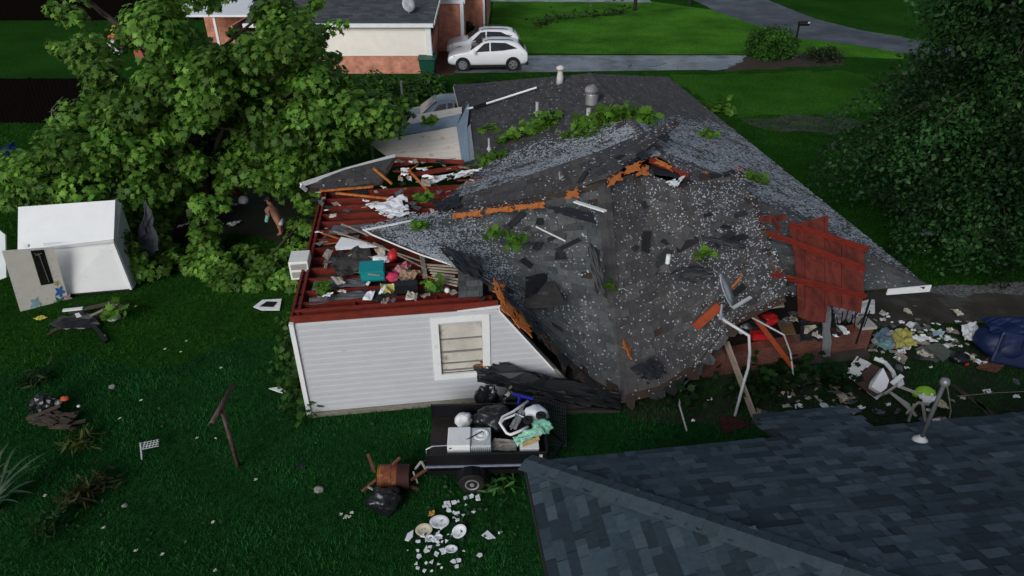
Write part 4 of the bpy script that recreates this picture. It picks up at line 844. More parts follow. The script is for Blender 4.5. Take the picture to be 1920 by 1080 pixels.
# wheelie bin
b=P(803,140); t=empty('wheelie_bin',b,'dark green wheelie bin beside the brick garage wall','bin'); BIN=M('green_bin_plastic',(.010,.075,.048),.45,.1,5)
m=MB(); vs=[]
for z,s in((.06,.36),(.95,.46)): vs+=[b+np.array([a*s*1.0,c*s,z]) for a,c in((-1,-1),(1,-1),(1,1),(-1,1))]
m.add(vs,[(0,3,2,1),(4,5,6,7),(0,1,5,4),(1,2,6,5),(2,3,7,6),(3,0,4,7)]); m.build('bin_body',BIN,t,bevel=.03)
m=MB(); m.slab([b+np.array([-.5,-.52,.97]),b+np.array([.5,-.52,.97]),b+np.array([.5,.5,1.1]),b+np.array([-.5,.5,1.1])],.06,Z); m.build('bin_lid',BIN,t,bevel=.02)
for s in(-1,1): MB().lathe(b+np.array([s*.36,.40,.11]),[(.11,-.03),(.11,.03)],14,(np.array([0,1.,0]),Z,np.array([1.,0,0]))).build('bin_wheel',RUBBER,t)
# poles, mailbox, shrubs
for (a,c,l) in((1190,20,'left of the two dark utility poles at the far edge of the front lawn'),(1292,10,'right of the two dark utility poles, standing where the road leaves the lawn')):
    p=P(a,c); t=empty('utility_pole',p,l,'pole','utility poles beyond the lawn'); MB().tube([p-Z*.1,p+Z*9],[.16,.12],10).build('pole',M('dark_pole_wood',(.02,.016,.013),.9,.3,5),t); MB().bar(p+Z*8.4-np.array([1.1,0,0]),p+Z*8.4+np.array([1.1,0,0]),.1,.12).build('crossarm',MATS['dark_pole_wood'],t)
p=P(1491,82); t=empty('mailbox',p,'black roadside mailbox on a thin post by the round bush','mailbox'); MB().bar(p,p+Z*1.15,.1,.1).build('post',BLACKM,t)
m=MB(); m.tube([p+np.array([-.05,0,1.28]),p+np.array([.62,0,1.28])],.15,12); m.build('box',BLACKM,t); MB().box(p+np.array([.55,-.17,1.36]),(.12,.03,.1)).build('flag',M('pale_flag',(.5,.5,.5)),t)
def bush(name,c,rx,rz,n,leafsz,pal,label,seed,cat='shrub',per=60):
    r=random.Random(seed); t=empty(name,(c[0],c[1],0),label,cat); cl=[]
    for i in range(n):
        th=r.uniform(0,6.28); ph=math.acos(r.uniform(-.1,1)); k=r.uniform(.45,.85); cl.append((c[0]+rx*k*math.sin(ph)*math.cos(th),c[1]+rx*k*math.sin(ph)*math.sin(th),max(.15,rz*k*math.cos(ph)+.1),rx*.3))
    g=np.random.default_rng(seed); v,T_,c_=clumps_to_leaves(cl,per,leafsz,pal,g,shape=LSIMPLE); fast('crown',v,T_,c_,LEAF,t)
    m=MB()
    for k in range(5): m=MB(); e=cl[k]; m.tube([(c[0],c[1],0),((c[0]+e[0])/2,(c[1]+e[1])/2,e[2]*.6),e[:3]],[.05,.03,.015],6); m.build('stem',BARK,t)
PB=[(.022,.085,.010),(.075,.200,.022)]
bush('round_shrub',P(1441,104),1.75,2.0,60,.16,PB,'rounded bright green shrub beside the drive, left of the mailbox',3,per=110)
bush('dark_shrub',P(862,72),1.3,1.4,30,.16,[(.006,.024,.006),(.014,.045,.012)],'dark shrub by the entrance wall behind the parked cars',5)
bush('side_shrub',P(715,195),1.9,1.5,40,.2,[(.028,.085,.014),(.085,.190,.030)],'low leafy mass in front of the brick garage, left of the roof',6,per=80)
bush('side_shrub',P(800,172),1.3,1.0,26,.2,[(.028,.085,.014),(.085,.190,.030)],'small leafy heap against the far left roof corner behind the van',7,per=80)
bush('ditch_shrub',P(1540,112),1.3,.9,22,.14,[(.014,.030,.008),(.04,.05,.016)],'brownish low bush on the mulch right of the round shrub',8)
# ---------------------------------------------------------------- leafy branches torn from the tree
def branch(pts,n,sz,spread,label,seed,pal=None,name='leafy_branch',group=None,shape=LSH,up=.9):
    pts=[np.array(p,float) for p in pts]; t=empty(name,pts[0],label,'branch',group); MB().tube([p+Z*.03 for p in pts],.018,6).build('stem',BARK,t)
    g=np.random.default_rng(seed); L=g.uniform(0,1,n); P_=np.array([polyat(pts,s) for s in L]); off=g.normal(size=(n,3))*spread; off[:,2]=np.abs(off[:,2])*.7+.03
    nr=g.normal(size=(n,3))*.5; nr[:,2]+=up; v,T_,c=leaves(P_+off,nr,sz,pal or [(.05,.15,.014),(.17,.33,.04)],g,shape); fast('leaves',v,T_,c,LEAF,t)
SLp=(W(4.3,7,2.52),W(4.3,16,2.52),AP+Z*.02); SRp=(W(13.4,0,2.52),W(13.4,16,2.52),AP+Z*.02)
onL=lambda a,b:PP(a,b,*SLp)+Z*.03; onR=lambda a,b:PP(a,b,*SRp)+Z*.03
GB='leafy branches lying on the main roof'
branch([onL(940,268),onL(985,252),onL(1020,240),onL(1035,225)],150,.26,.16,'long leafy branch on the dark roof left of the ridge, its right end bushy',1,group=GB)
branch([onL(1018,240),onL(1030,225)],60,.30,.17,'tight bunch of leaves at the end of the long roof branch',13,group=GB)
branch([onL(1095,240),onL(1130,228),onL(1165,220),onL(1180,216)],170,.30,.20,'bushiest leafy branch lying across the ridge just below the turbine vent',2,group=GB)
branch([onR(1190,222),onR(1218,232)],70,.28,.15,'leaf bunch on the right slope just past the ridge',3,group=GB)
branch([onL(895,308),onL(925,298),onL(945,290)],50,.24,.10,'small leafy sprig near the left eave of the roof, above the torn edge',4,group=GB)
branch([onL(905,246),onL(925,242)],22,.22,.09,'tiny yellow green sprig alone on the dark roof slope near the eave',5,group=GB)
branch([onR(1318,254),onR(1338,262)],30,.22,.10,'sprig high on the speckled right slope',6,group=GB)
branch([onR(1405,335),onR(1435,345)],34,.22,.11,'sprig halfway down the speckled right slope by the torn corner',7,group=GB)
branch([onL(880,316),onL(868,322)],30,.22,.09,'leaf sprig at the very left edge of the roof slope',8,group=GB)
branch([onL(1120,250),onL(1060,262)],40,.2,.12,'thin trail of leaves below the turbine vent on the speckled band',9,group=GB)
for i,(a,c,z,n,l) in enumerate(((965,452,3.18,34,'bright leaf sprig in the middle of the fallen left slope'),(925,440,3.12,16,'small leaf sprig just left of the bright one on the fallen slope'),(788,425,3.0,26,'leaf sprig near the white edged tip of the fallen slope'),(797,375,3.0,40,'leaf bunch beside the torn black felt at the top of the open joists'),(602,548,2.55,22,'leaf sprig between the joists at the near left corner'),(812,540,2.72,30,'leaf sprig among the attic clutter below the lath'),(1497,628-146,3.3,0,''),(1315,482,2.9,14,'leaf sprig on the fallen right slope near the bent vent'),(1136,540,2.2,12,'leaf sprig beside the hip of the fallen slab'),(806,230,2.9,50,'leaf bunch lying on the blue carport sheet'),(1350,210,0,90,'fallen leafy branch on the lawn against the right eave'),(720,520,2.7,0,''))):
    if n: branch([P(a-6,c+4,z),P(a+6,c-4,z)],n,.2 if z else .3,.10 if z else .35,l,40+i,group='leaf sprigs torn from the tree')
for i,(pl,l) in enumerate(((((1000,52),(1050,35),(1110,30)),'fallen leafy branch on the front lawn, left half'),(((1110,32),(1150,26),(1175,22)),'fallen leafy branch on the front lawn, right end under the pole'))):
    branch([P(a,c) for a,c in pl],110,.34,.40,l,60+i,pal=[(.02,.05,.01),(.07,.13,.025)],group='fallen branches on the front lawn')
for i in range(7):
    v_=rnd.uniform(0,1); a,c=((548,640),(552,665),(556,690),(560,715),(563,740),(548,610),(566,770))[i]
    branch([P(a-10,c+10,0),P(a-3,c-4,.35)],60,.15,.20,'weedy green plant at the foot of the white side wall',70+i,name='wall_weed',group='weeds along the left wall',pal=[(.020,.070,.012),(.075,.165,.025)])
for i,(a,c,l) in enumerate(((1400,735,'dark leafy plant in the bed left of the grey plank'),(1450,720,'dark leafy plant below the brick wall, middle'),(1500,705,'dark leafy plant below the brick wall, right'),(1215,720,'large leaved plant under the fallen slab corner'),(1270,745,'leafy plant beside the bent white pipe'),(1555,720,'dark leafy plant left of the broken cabinet'))):
    branch([P(a-20,c+8,.05),P(a+20,c-8,.25)],90,.20,.26,l,80+i,name='bed_plant',group='plants in the bed before the brick wall',pal=[(.008,.030,.008),(.020,.060,.014)])
branch([P(205,600),P(225,585,.3)],50,.2,.15,'broad leaved green sprig growing beside the shed foot',91,name='leafy_sprig')
for i,(a,c,l) in enumerate(((1700,385,'leaf litter heap under the drooping tree, left'),(1800,440,'leaf litter heap under the drooping tree, middle'),(1880,455,'leaf litter heap under the drooping tree, right'))): branch([P(a-60,c),P(a+60,c+10)],160,.22,.45,l,95+i,pal=[(.015,.05,.012),(.05,.11,.025)],group='leaf heaps under the dark tree')
# scattered leaves on the yard
g=np.random.default_rng(77); n=260; pp=[]
while len(pp)<n:
    a,c=g.uniform(0,1010),g.uniform(600,1080)
    if a<1000: pp.append(P(a,c,.07))
for _ in range(170): a,c=g.normal(900,50),g.normal(950,40); pp.append(P(a,c,.07))
for _ in range(260): pp.append(P(g.uniform(1270,1720),g.uniform(150,520),.06))
for _ in range(160): pp.append(P(g.uniform(900,1500),g.uniform(10,135),.06))
pp=np.array(pp); nr=g.normal(size=pp.shape)*.4; nr[:,2]+=1; v,T_,c_=leaves(pp,nr,.085,[(.012,.050,.014),(.055,.115,.05)],g,LSIMPLE); o=fast('fallen_leaves',v,T_,c_,LEAF); tag(o,'torn leaves strewn over the yard grass and the lawns','leaves',kind='stuff')
crumple([P(874,666,1.12),P(1158,738,.52),P(1164,766,.16),P(902,714,.78)],18,.17,77,.035,3.2,notch=.22).build('felt_roll',FELT,fr)
# small clutter between the joists and beside the porch
r=random.Random(91)
KN=((DRYW,'white','white_crumb'),(DARKC,'black','black_scrap'),(WOODG,'brown','wood_chip'),(GREYC,'grey','grey_scrap'),(M('cream_paper',(.52,.47,.38),.8),'cream','paper_scrap'))
def bits(n,fn,where,grp,ks,lo,hi):
    for k in range(n):
        p=fn(); mt,cn,nm=KN[r.choice(ks)]; s=r.uniform(lo,hi); a=r.uniform(0,6.28); x=np.array([math.cos(a),math.sin(a),r.uniform(-.3,.3)])*s; y=np.array([-math.sin(a),math.cos(a),r.uniform(-.3,.3)])*s*r.uniform(.3,.9)
        T(crumple([p-x-y,p+x-y*r.uniform(.5,1),p+x*r.uniform(.6,1)+y,p-x*r.uniform(.5,1)+y],4,s*.5,200+k,.01),nm,mt,'small %s scrap among the litter %s'%(cn,where),'scrap',cn+' '+grp)
def attic():
    while 1:
        a,b=r.uniform(590,905),r.uniform(350,570)
        if b>430+ (a-640)*.42 or b<405: 
            if not(a>760 and 400<b<540) : return P(a,b,2.56+r.uniform(0,.06))
bits(80,attic,'between the open red joists','scraps in the open attic',(0,1,1,2,2,3,4),.05,.17)
bits(30,lambda:P(r.uniform(745,900),r.uniform(303,345),2.78+r.uniform(0,.08)),'along the torn left edge of the main roof','scraps at the left roof tear',(0,0,1,2,2),.05,.18)
bits(120,lambda:P(r.gauss(1735,70),r.gauss(640,22),.05),'on the ground right of the brick porch wall','litter right of the porch',(0,1,2,3,4),.04,.14)
bits(70,lambda:P(r.gauss(1570,120),r.gauss(742,26),.05),'in the bed below the brick porch wall','litter in the bed',(1,2,2,3,4),.04,.14)
bits(26,lambda:P(r.uniform(1380,1610),r.uniform(585,635),.78),'on the porch behind the brick wall','litter on the porch',(0,1,1,3,4),.06,.2)
for i in range(26):
    a=(r.uniform(600,860),r.uniform(350,540)) if i<14 else (r.uniform(735,890),r.uniform(300,345)); p=P(*a,2.66+r.uniform(0,.1)); an=r.gauss(-.35,.5); L=r.uniform(.25,.9); d=np.array([math.cos(an),math.sin(an),r.uniform(-.08,.25)])*L
    if i<14 and 760<a[0] and a[1]<540 : continue
    T(MB().bar(p,p+d,r.uniform(.02,.05),r.uniform(.015,.04),tw=.5),'wood_splinter',(ORANGE,WOODG,RED)[i%3],'long %s wood splinter lying across the open joists'%('orange','grey brown','dark red')[i%3],'splinter','%s splinters on the joists'%('orange','grey brown','dark red')[i%3])
# ---------------------------------------------------------------- carport wreck
BEI=M('beige_carport_sheet',(.80,.71,.60),.55,.10,2,c2=(.38,.33,.28),c2t=.64,c2s=3); BLU=M('blue_grey_flashing',(.23,.30,.37),.4,.15,3)
cp=empty('collapsed_carport',P(800,300,0),'tilted carport roof of beige sheets with blue grey flashing against the left eave','carport')
def corr(c4,n,amp,mat,nm):
    a,b,c,d=[np.array(x,float) for x in c4]; m=MB(); nn=np.cross(b-a,d-a); nn/=np.linalg.norm(nn); nn=nn if nn[2]>0 else -nn; vs=[]
    for i in range(n*2+1):
        s=i/(n*2); o=nn*(amp if i%2 else 0); vs+=[a+(d-a)*s+o,b+(c-b)*s+o]
    k=len(vs); fs=[(2*i,2*i+1,2*i+3,2*i+2) for i in range(n*2)]; m.add(vs,fs); o=m.build(nm,mat,cp); sm=o.modifiers.new('thick','SOLIDIFY'); sm.thickness=.02; return o
corr((P(690,268,2.35),P(856,238,2.62),P(866,304,2.55),P(742,306,2.3)),7,.007,BEI,'roof_sheet')
corr((P(745,222,2.35),P(866,201,2.6),P(866,214,2.58),P(748,240,2.33)),3,.007,BEI,'roof_sheet')
corr((P(748,238,2.3),P(866,213,2.55),P(858,237,2.52),P(755,254,2.28)),3,.05,BLU,'roof_sheet')
m=MB(); m.slab([P(856,238,2.66),P(878,193,2.75),P(880,200,2.74),P(876,238,2.7),P(880,300,2.62),P(866,304,2.6)],.04,Z); m.build('flashing',BLU,cp); m=MB(); m.slab([P(876,240,2.68),P(882,232,2.66),P(890,298,2.55),P(880,302,2.6)],.03,Z); m.build('flashing',M('pale_flashing',(.36,.40,.43),.4),cp)
for a,c in((700,300),(760,250),(855,290)): MB().bar(P(a,c,0),P(a,c,0)+Z*2.3,.09,.09).build('post',ALU,cp)
m=MB(); m.tube([onL(1006,171)+Z*.1,onL(912,201)+Z*.1],.035,8); pl_=T(m,'white_pole',WHITE,'long white pole lying on the far part of the dark roof','pole'); 
m=MB(); m.bar(onL(915,199)+Z*.1,onL(888,208)+Z*.1,.10,.12); T(m,'black_sleeve',BLACKM,'black torn sleeve on the lower end of the white roof pole','debris')
T(MB().tube([onL(888,207)+Z*.08,onL(876,210)+Z*.08],.04,8),'white_stub',WHITE,'short white stub of pole at the roof edge','pole')
# ---------------------------------------------------------------- window air conditioner
ac=empty('air_conditioner',W(-.25,.9,2.5),'white box air conditioner fixed to the left wall top, grilles facing the yard','air conditioner'); ACW=M('aged_white_plastic',(.78,.78,.74),.5,.08,4)
c4=[P(543,482,2.75),P(577,477,2.75)]; cx=(c4[0]+c4[1])/2+np.array([.02,-.03,-.22])
m=MB(); m.box(cx,(.42,.55,.45),(U,V,Z)); bx=m.build('case',ACW,ac,bevel=.015)
for zz in(.10,-.10): MB().box(cx-V*.278+Z*zz,(.34,.006,.14),(U,V,Z)).build('grille',M('grey_grille',(.30,.30,.29),.6,.3,30),ac)
MB().box(cx-V*.279,(.36,.012,.03),(U,V,Z)).build('grille_bar',ACW,ac)
# ---------------------------------------------------------------- attic clutter
def deb(m,name,mat,label,cat='debris',group=None,smooth=False): return T(m,name,mat,label,cat,group,smooth)
z0=2.56
c=P(700,520,z0+.02); t=empty('plastic_crate',c,'teal plastic crate lying open between the joists','crate'); ax=(U,V,Z)
m=MB(); m.box(c+Z*.02,(.52,.36,.03),ax)
for s in(-1,1): m.box(c+V*s*.17+Z*.13,(.52,.02,.24),ax); m.box(c+U*s*.25+Z*.13,(.02,.36,.24),ax)
m.build('crate_box',TEAL,t); m=MB(); m.slab([c+U*a+V*b_+Z*h_ for a,b_,h_ in((-.28,-.2,.26),(.24,-.2,.26),(.25,.19,.31),(-.27,.19,.31))],.03,Z); m.build('crate_lid',TEAL,t)
deb(blob(P(738,486,z0),(.12,.2,.14),.2,2),'red_bottle',REDB,'bright red plastic bottle among the attic clutter above the teal crate','bottle',smooth=True)
c=P(727,540,z0+.05); m=MB(); pts=[]
for j in range(20):
    a=2*math.pi*j/20; k_=.20 if j%4==0 else .145; pts.append(c+U*k_*math.cos(a)+V*k_*1.1*math.sin(a)+Z*.06*math.sin(3*a))
m.slab(pts,.08,Z-V*.4); deb(m,'star_cushion',YELP,'pale yellow star shaped cushion lying on the near joist','cushion')
deb(blob(P(738,525,z0),(.15,.12,.1),.3,4),'pink_cushion',PINK,'pink cushion just above the pale yellow star cushion','cushion',smooth=True)
deb(crumple(PZ([(740,525),(760,505),(790,515),(765,530)],z0+.1),10,.15,3),'clothes_heap',TAN,'tan and cream clothes heap right of the teal crate','clothes')
deb(crumple(PZ([(735,510),(755,495),(775,500),(755,515)],z0+.12),10,.18,5),'patterned_cloth',M('patterned_cloth',(.32,.28,.30),.9,.5,14,c2=(.45,.03,.05),c2t=.52,c2s=9),'crumpled red and grey patterned cloth behind the tan clothes','clothes')
deb(blob(P(713,490,z0),(.2,.12,.07),.5,6),'white_rag',WHITE,'small white crumpled rag left of the red bottle','rag')
m=MB(); c=P(762,545,z0); m.box(c+Z*.09,(.48,.22,.2),ax); t=deb(m,'black_case',M('black_case_vinyl',(.014,.014,.016),.35,.2,6),'shiny black case lying in the near joist bay','case')
m=MB(); c=P(838,540,z0+.14); m=blob(c-Z*.06,(.06,.06,.06),.02,1,3,False); deb(m,'white_ball',WHITE,'small round white ball beside the slab of shingles','ball',smooth=True)
m=MB(); m.slab([P(645-17,462,2.62),P(640,444,2.64),P(718,461,2.66),P(630,468,2.60)],.02,Z); deb(m,'ceiling_board',DRYW,'pointed white board lying flat across the joists under long splinters','board')
deb(crumple(PZ([(685,385),(762,365),(768,395),(722,408)],2.68),12,.10,7,.015,notch=.25),'drywall_sheet',DRYW,'torn white drywall sheet on the joists below the torn eave','drywall')
deb(crumple(PZ([(720,395),(765,385),(768,402),(728,410)],2.74),8,.05,8,.015,notch=.1),'drywall_piece',DRYW,'smaller white drywall piece with clean edges right of the torn sheet','drywall')
deb(crumple(PZ([(800,335),(900,318),(860,328),(795,350)],2.78),10,.08,9,.015,notch=.2),'drywall_strip',DRYW,'white drywall strip showing along the torn edge of the main roof','drywall')
deb(crumple(PZ([(855,330),(905,315),(880,325),(850,338)],2.85),8,.06,10,.015,notch=.2),'drywall_scrap',DRYW,'small white drywall scrap at the left roof tear','drywall')
deb(crumple(PZ([(620,500),(690,450),(700,500),(640,525)],2.60),10,.14,11),'dark_tarp',M('brown_grey_tarp',(.055,.05,.045),.85,.3,4),'brown grey felt sheet draped over the joists left of the crate','tarp')
deb(crumple(PZ([(580,560),(680,545),(690,558),(580,572)],2.50),10,.05,12),'insulation_batt',GREYC,'dark grey insulation batt in the nearest joist bay','insulation','insulation batts between the joists')
deb(crumple(PZ([(590,528),(680,522),(690,535),(585,545)],2.50),10,.06,13),'insulation_batt',GREYC,'dark grey insulation batt with pale flecks, second joist bay from the wall','insulation','insulation batts between the joists')
deb(crumple(PZ([(615,480),(670,475),(672,490),(605,495)],2.50),10,.06,14),'insulation_batt',GREYC,'dark insulation batt in the third joist bay','insulation','insulation batts between the joists')
deb(crumple(PZ([(625,425),(700,420),(690,436),(615,440)],2.50),10,.06,15),'insulation_batt',GREYC,'dark insulation batt above the pointed white board','insulation','insulation batts between the joists')
deb(crumple(PZ([(700,545),(740,540),(745,556),(700,560)],2.52),8,.05,16),'insulation_batt',DARKC,'black insulation batt under the yellow star cushion','insulation','insulation batts between the joists')
r=random.Random(17)
for i in range(7):
    a=P(798+i*3,496+i*5,2.62+.02*(i%2)); b_=P(855+r.uniform(-6,8),500+i*6,2.64); deb(MB().bar(a,b_,.05,.02),'lath_strip',M('pale_lath',(.42,.37,.29),.8,.25,6),'pale wooden lath strip in the stack under the white edged roof tip','lath','stack of lath strips')
MB; deb(MB().bar(P(790,475,2.6),P(797,520,2.6)+Z*.02,.10,.10),'log_post',WOODG,'short round grey post lying beside the lath stack','post')
for i,(a,b_,l) in enumerate((((625,433,2.72),(790,490,2.75),'longest thin splintered strip crossing the joists'),((640,420,2.75),(735,455,2.80),'thin splintered strip under the white edge tip'),((606,438,2.6),(650,452,2.62),'short orange splinter near the left rim'),((655,425,2.85),(690,442,2.80),'pale split batten at the slab tip'),((700,455,2.7),(800,505,2.7),'brown strip running down to the grey post'),((780,512,2.6),(840,530,2.62),'orange split strip near the leaf sprig'),((606,458,2.55),(632,455,2.56),'orange splinter lying on a joist end at the left'))):
    deb(MB().bar(P(*a),P(*b_),.04,.025,tw=.6),'split_strip',ORANGE if i in(2,5,6) else WOODG,l,'splinter')
for i,(a,b_,l) in enumerate((((742,298,2.75),(870,304,2.75),'long red rafter lying along the edge of the beige carport sheet'),((720,312,2.7),(800,300,2.78),'short red rafter under the torn eave'),((760,330,2.7),(870,312,2.8),'red rafter crossing behind the drywall strips'),((765,318,2.9),(800,355,2.6),'splintered orange rafter leaning down at the torn eave'),((700,315,2.95),(735,345,2.65),'short orange splinter hanging from the torn eave corner'),((630,362,2.62),(755,375,2.62),'orange topped joist just under the torn eave corner'),((600,358,2.7),(700,350,2.7),'orange split edge along the bottom of the torn eave'))):
    deb(MB().bar(P(*a),P(*b_),.05,.12 if i<3 else .05),'broken_rafter',RED if i<3 else ORANGE,l,'rafter')
deb(crumple(PZ([(815,382),(860,365),(865,390),(822,400)],3.02),9,.12,21),'felt_flap',FELT,'curled black felt flap at the left end of the lifted ridge strip','roof debris')
deb(crumple(PZ([(818,458),(900,485),(912,535),(858,510)],2.95),12,.14,22,notch=.15),'felt_flap',FELT,'torn black felt curling over the near edge of the fallen slope','roof debris')
shq=empty('shingle_slab',P(870,540,2.7),'small slab of grey shingles hanging over the near joists beside the white ball','roof debris')
shingles('shingle_slope',[P(860,558,2.72),P(905,555,2.72)],[P(858,498,2.90),P(905,498,2.93)],shq,seed=51,rag=(.08,0,.03,.05),tab=.22)
for i,(pl,zz,l) in enumerate((([(985,520),(1038,508),(1035,535),(985,560)],(2.55,2.35,2.15,2.4),'loose black shingle piece with a pale line, lying on the fallen left slope'),([(1020,385),(1110,392),(1118,420),(1045,400)],(3.55,3.9,3.85,3.5),'curled black sheet below the lifted ridge strip'),([(1100,450),(1125,470),(1140,560),(1115,545)],(3.3,3.2,2.2,2.35),'long strip of bare black felt beside the hip of the fallen slab'),([(1313,440),(1400,455),(1398,468),(1318,452)],(3.3,3.3,3.22,3.2),'loose black strip lying on the fallen right slope'),([(1240,520),(1300,490),(1345,515),(1300,530)],(2.6,2.85,2.7,2.5),'patch of bare dark felt near the bent vent on the right slope'),([(1420,505),(1470,510),(1465,540),(1425,525)],(2.7,2.85,2.6,2.55),'black torn felt at the foot of the red boarding'),([(1180,690),(1225,670),(1250,700),(1215,722)],(1.0,1.1,.8,.7),'blue black patch of bare felt near the ground corner'),([(985,590),(1050,640),(1060,680),(1010,640)],(2.1,1.6,1.25,1.7),'black ragged felt along the lower left edge of the fallen slab'))):
    zz=[q_+.05 for q_ in zz]; deb(crumple([P(*pl[k],zz[k]) for k in range(4)],9,.04,30+i,.01,notch=.1),'felt_patch',FELT,l,'roof debris')
# torn hole under the lifted strip: rafter, drywall and splinters
deb(MB().bar(P(1218,300,4.02),P(1292,332,3.9),.05,.14),'exposed_rafter',RED,'red rafter showing in the torn gap below the raised tip of the ridge strip','rafter')
deb(crumple(PZ([(1248,342),(1285,330),(1270,350),(1262,352)],3.95),6,.04,41,notch=.1),'ceiling_scrap',DRYW,'white scrap caught in the torn gap near the ridge','drywall')
deb(crumple(PZ([(1205,310),(1265,312),(1275,335),(1215,325)],3.92),8,.04,42),'gap_felt',FELT,'black felt lining the torn gap near the ridge','roof debris')
for i,(a,b_,l) in enumerate((((1140,342,4.06),(1166,325,4.1),'left orange splinter at the torn gap'),((1172,318,4.1),(1200,306,4.15),'middle orange splinter at the torn gap'),((1195,320,4.05),(1216,315,4.05),'right orange splinter at the torn gap'),((1392,318,3.74),(1352,334,3.74),'orange torn edge along the top right corner of the fallen slope'),((1318,326,3.76),(1340,332,3.76),'small orange torn edge by the speckled slope'),((1062,362,3.85),(1085,358,3.9),'small orange splinter on the lifted ridge strip'),((925,525,2.85),(945,548,2.75),'orange broken deck edge above the window, upper piece'),((938,555,2.72),(965,580,2.5),'orange broken deck edge above the window, middle piece'),((965,585,2.45),(995,608,2.2),'orange broken deck edge above the window, lower piece'),((1168,640,1.3),(1182,662,1.1),'orange splinters poking from the hip near the ground'),((850,405,3.06),(905,398,3.22),'orange torn edge under the left end of the lifted ridge strip'),((912,396,3.26),(960,390,3.42),'orange torn edge under the middle of the lifted ridge strip'),((965,389,3.44),(1020,383,3.62),'orange torn edge under the right half of the lifted ridge strip'),((1228,300,4.02),(1260,316,3.98),'orange splinters beside the red rafter in the torn gap'))):
    sm_=MB(); rr=random.Random(500+i); A_0,B_0=P(*a)+Z*.05,P(*b_)+Z*.05; dv=(B_0-A_0); L_=np.linalg.norm(dv); dv/=L_; pe_=np.cross(dv,Z); pe_/=np.linalg.norm(pe_)
    for k in range(int(6+L_*9)):
        q0=A_0+dv*L_*rr.random()-Z*.02; sg=rr.choice((-1,1)); sm_.bar(q0-pe_*sg*.03,q0+pe_*sg*rr.uniform(.05,.16)+dv*rr.uniform(-.12,.12)+Z*rr.uniform(-.03,.06),rr.uniform(.015,.04),.012,tw=.12)
    deb(sm_.slab(jag([P(*a)+np.array([0,0,.05]),P(*b_)+np.array([0,0,.05]),P(b_[0]+2,b_[1]+(26 if 6<=i<=8 else 7 if i>9 else 13),b_[2]),P(a[0]-2,a[1]+(22 if 6<=i<=8 else 6 if i>9 else 11),a[2])],.06,.09,i),.02),'deck_splinter',ORANGE,l,'splinter')
deb(crumple(PZ([(1045,325),(1060,318),(1085,332),(1050,342)],3.75),8,.10,44),'grey_rag',M('grey_white_cloth',(.35,.35,.36),.8,.3,6),'grey white rag caught on the ridge strip','rag')
deb(MB().bar(P(1078,378,3.85),P(1135,396,3.95),.10,.03),'white_batten',WHITE,'white painted batten lying across the slab just left of the hip','batten')
deb(MB().bar(P(1005,425,3.0+.2),P(1060,452,3.1+.1),.03,.02),'thin_white_strip',WHITE,'thin white strip on the fallen left slope','batten')
t=P(1252,490,2.80); m=MB(); m.tube([t-Z*.05,t+Z*.16],.05,10); deb(m,'white_vent_stub',WHITE,'short white vent pipe stub on the fallen right slope','vent')
# loose tabs and tatters over the broken roof
r=random.Random(71)
LOOSE=[M('loose_shingle_%d'%i,c,.85,.3,8,bump=.3,bscale=60) for i,c in enumerate(((.020,.021,.023),(.055,.055,.056),(.010,.011,.013)))]
def on(S,s,t,o=.035): return S(s,t)+snorm(S,s,t)*o
for k in range(18,64):
    S,s,t=(SCA,r.uniform(.25,.97),r.uniform(.05,.95)) if k%5<2 else ((SCB,r.uniform(.03,.9),r.uniform(.05,.95)) if k%5<4 else (SLS,r.uniform(.05,.9),r.uniform(.1,.9)))
    if k>=30: S,s,t=(SCB,min(.95,max(.05,r.gauss(.5,.2))),min(.9,r.gauss(.62,.06)+.0)) if k<48 else (SCA,min(.97,max(.2,r.gauss(.72,.1))),min(.95,max(.4,r.gauss(.75,.12))))
    p=on(S,s,t,r.uniform(.02,.05)); nn=snorm(S,s,t); x=S(min(1,s+.02),t)-S(max(0,s-.02),t); x/=np.linalg.norm(x); y=np.cross(nn,x); a=r.gauss(0,.5); x,y=x*math.cos(a)+y*math.sin(a),-x*math.sin(a)+y*math.cos(a); L_=r.choice((.10,.13,.16,.28)); w_=r.uniform(.05,.10)
    pts=[p-x*L_-y*w_+nn*r.uniform(0,.05),p+x*L_-y*w_+nn*r.uniform(0,.05),p+x*L_*r.uniform(.7,1)+y*w_,p-x*L_*r.uniform(.7,1)+y*w_]
    deb(MB().slab(pts,.006,nn),'loose_shingle',LOOSE[(0,1,1,2)[k%4]],'loose asphalt shingle tab lying on the broken roof','shingle','loose shingle tabs on the broken roof')
for k,(S,s0,s1,t,n) in enumerate(((SCA,.04,.55,.0,13),(SCA,.55,.98,.0,9),(SCB,.03,.7,.0,9),(SCB,.25,1.,1.,7),(SLS,.05,.5,.0,8),(SLS,.5,.95,.0,6),(STE,.1,.9,.0,5))):
    for j in range(n):
        s=s0+(s1-s0)*(j+r.random())/n; s=min(.99,s); p=S(s,t); x=S(min(1,s+.02),t)-S(max(0,s-.02),t); x/=np.linalg.norm(x)+1e-9; nn=snorm(S,s,.1 if t==0 else .9); y=np.cross(nn,x); y=y if t else -y; y=y if y@(S(s,.5)-p)<0 else -y
        w_=r.uniform(.10,.28); l=r.uniform(.06,.22); poly=[p-x*w_-y*.06+nn*.03,p+x*w_-y*.06+nn*.03,p+x*w_*r.uniform(.3,1)+y*l*r.uniform(.4,1)-Z*l*r.uniform(0,.5),p-x*w_*r.uniform(.0,.4)+y*l-Z*l*r.uniform(0,.6),p-x*w_*r.uniform(.6,1)+y*l*r.uniform(.2,.8)]
        deb(MB().slab(poly,.008,nn),'roof_tatter',FELT if j%4 else DECKD,'black torn roofing tatter hanging off a broken roof edge','roof debris','torn tatters along the broken roof edges')
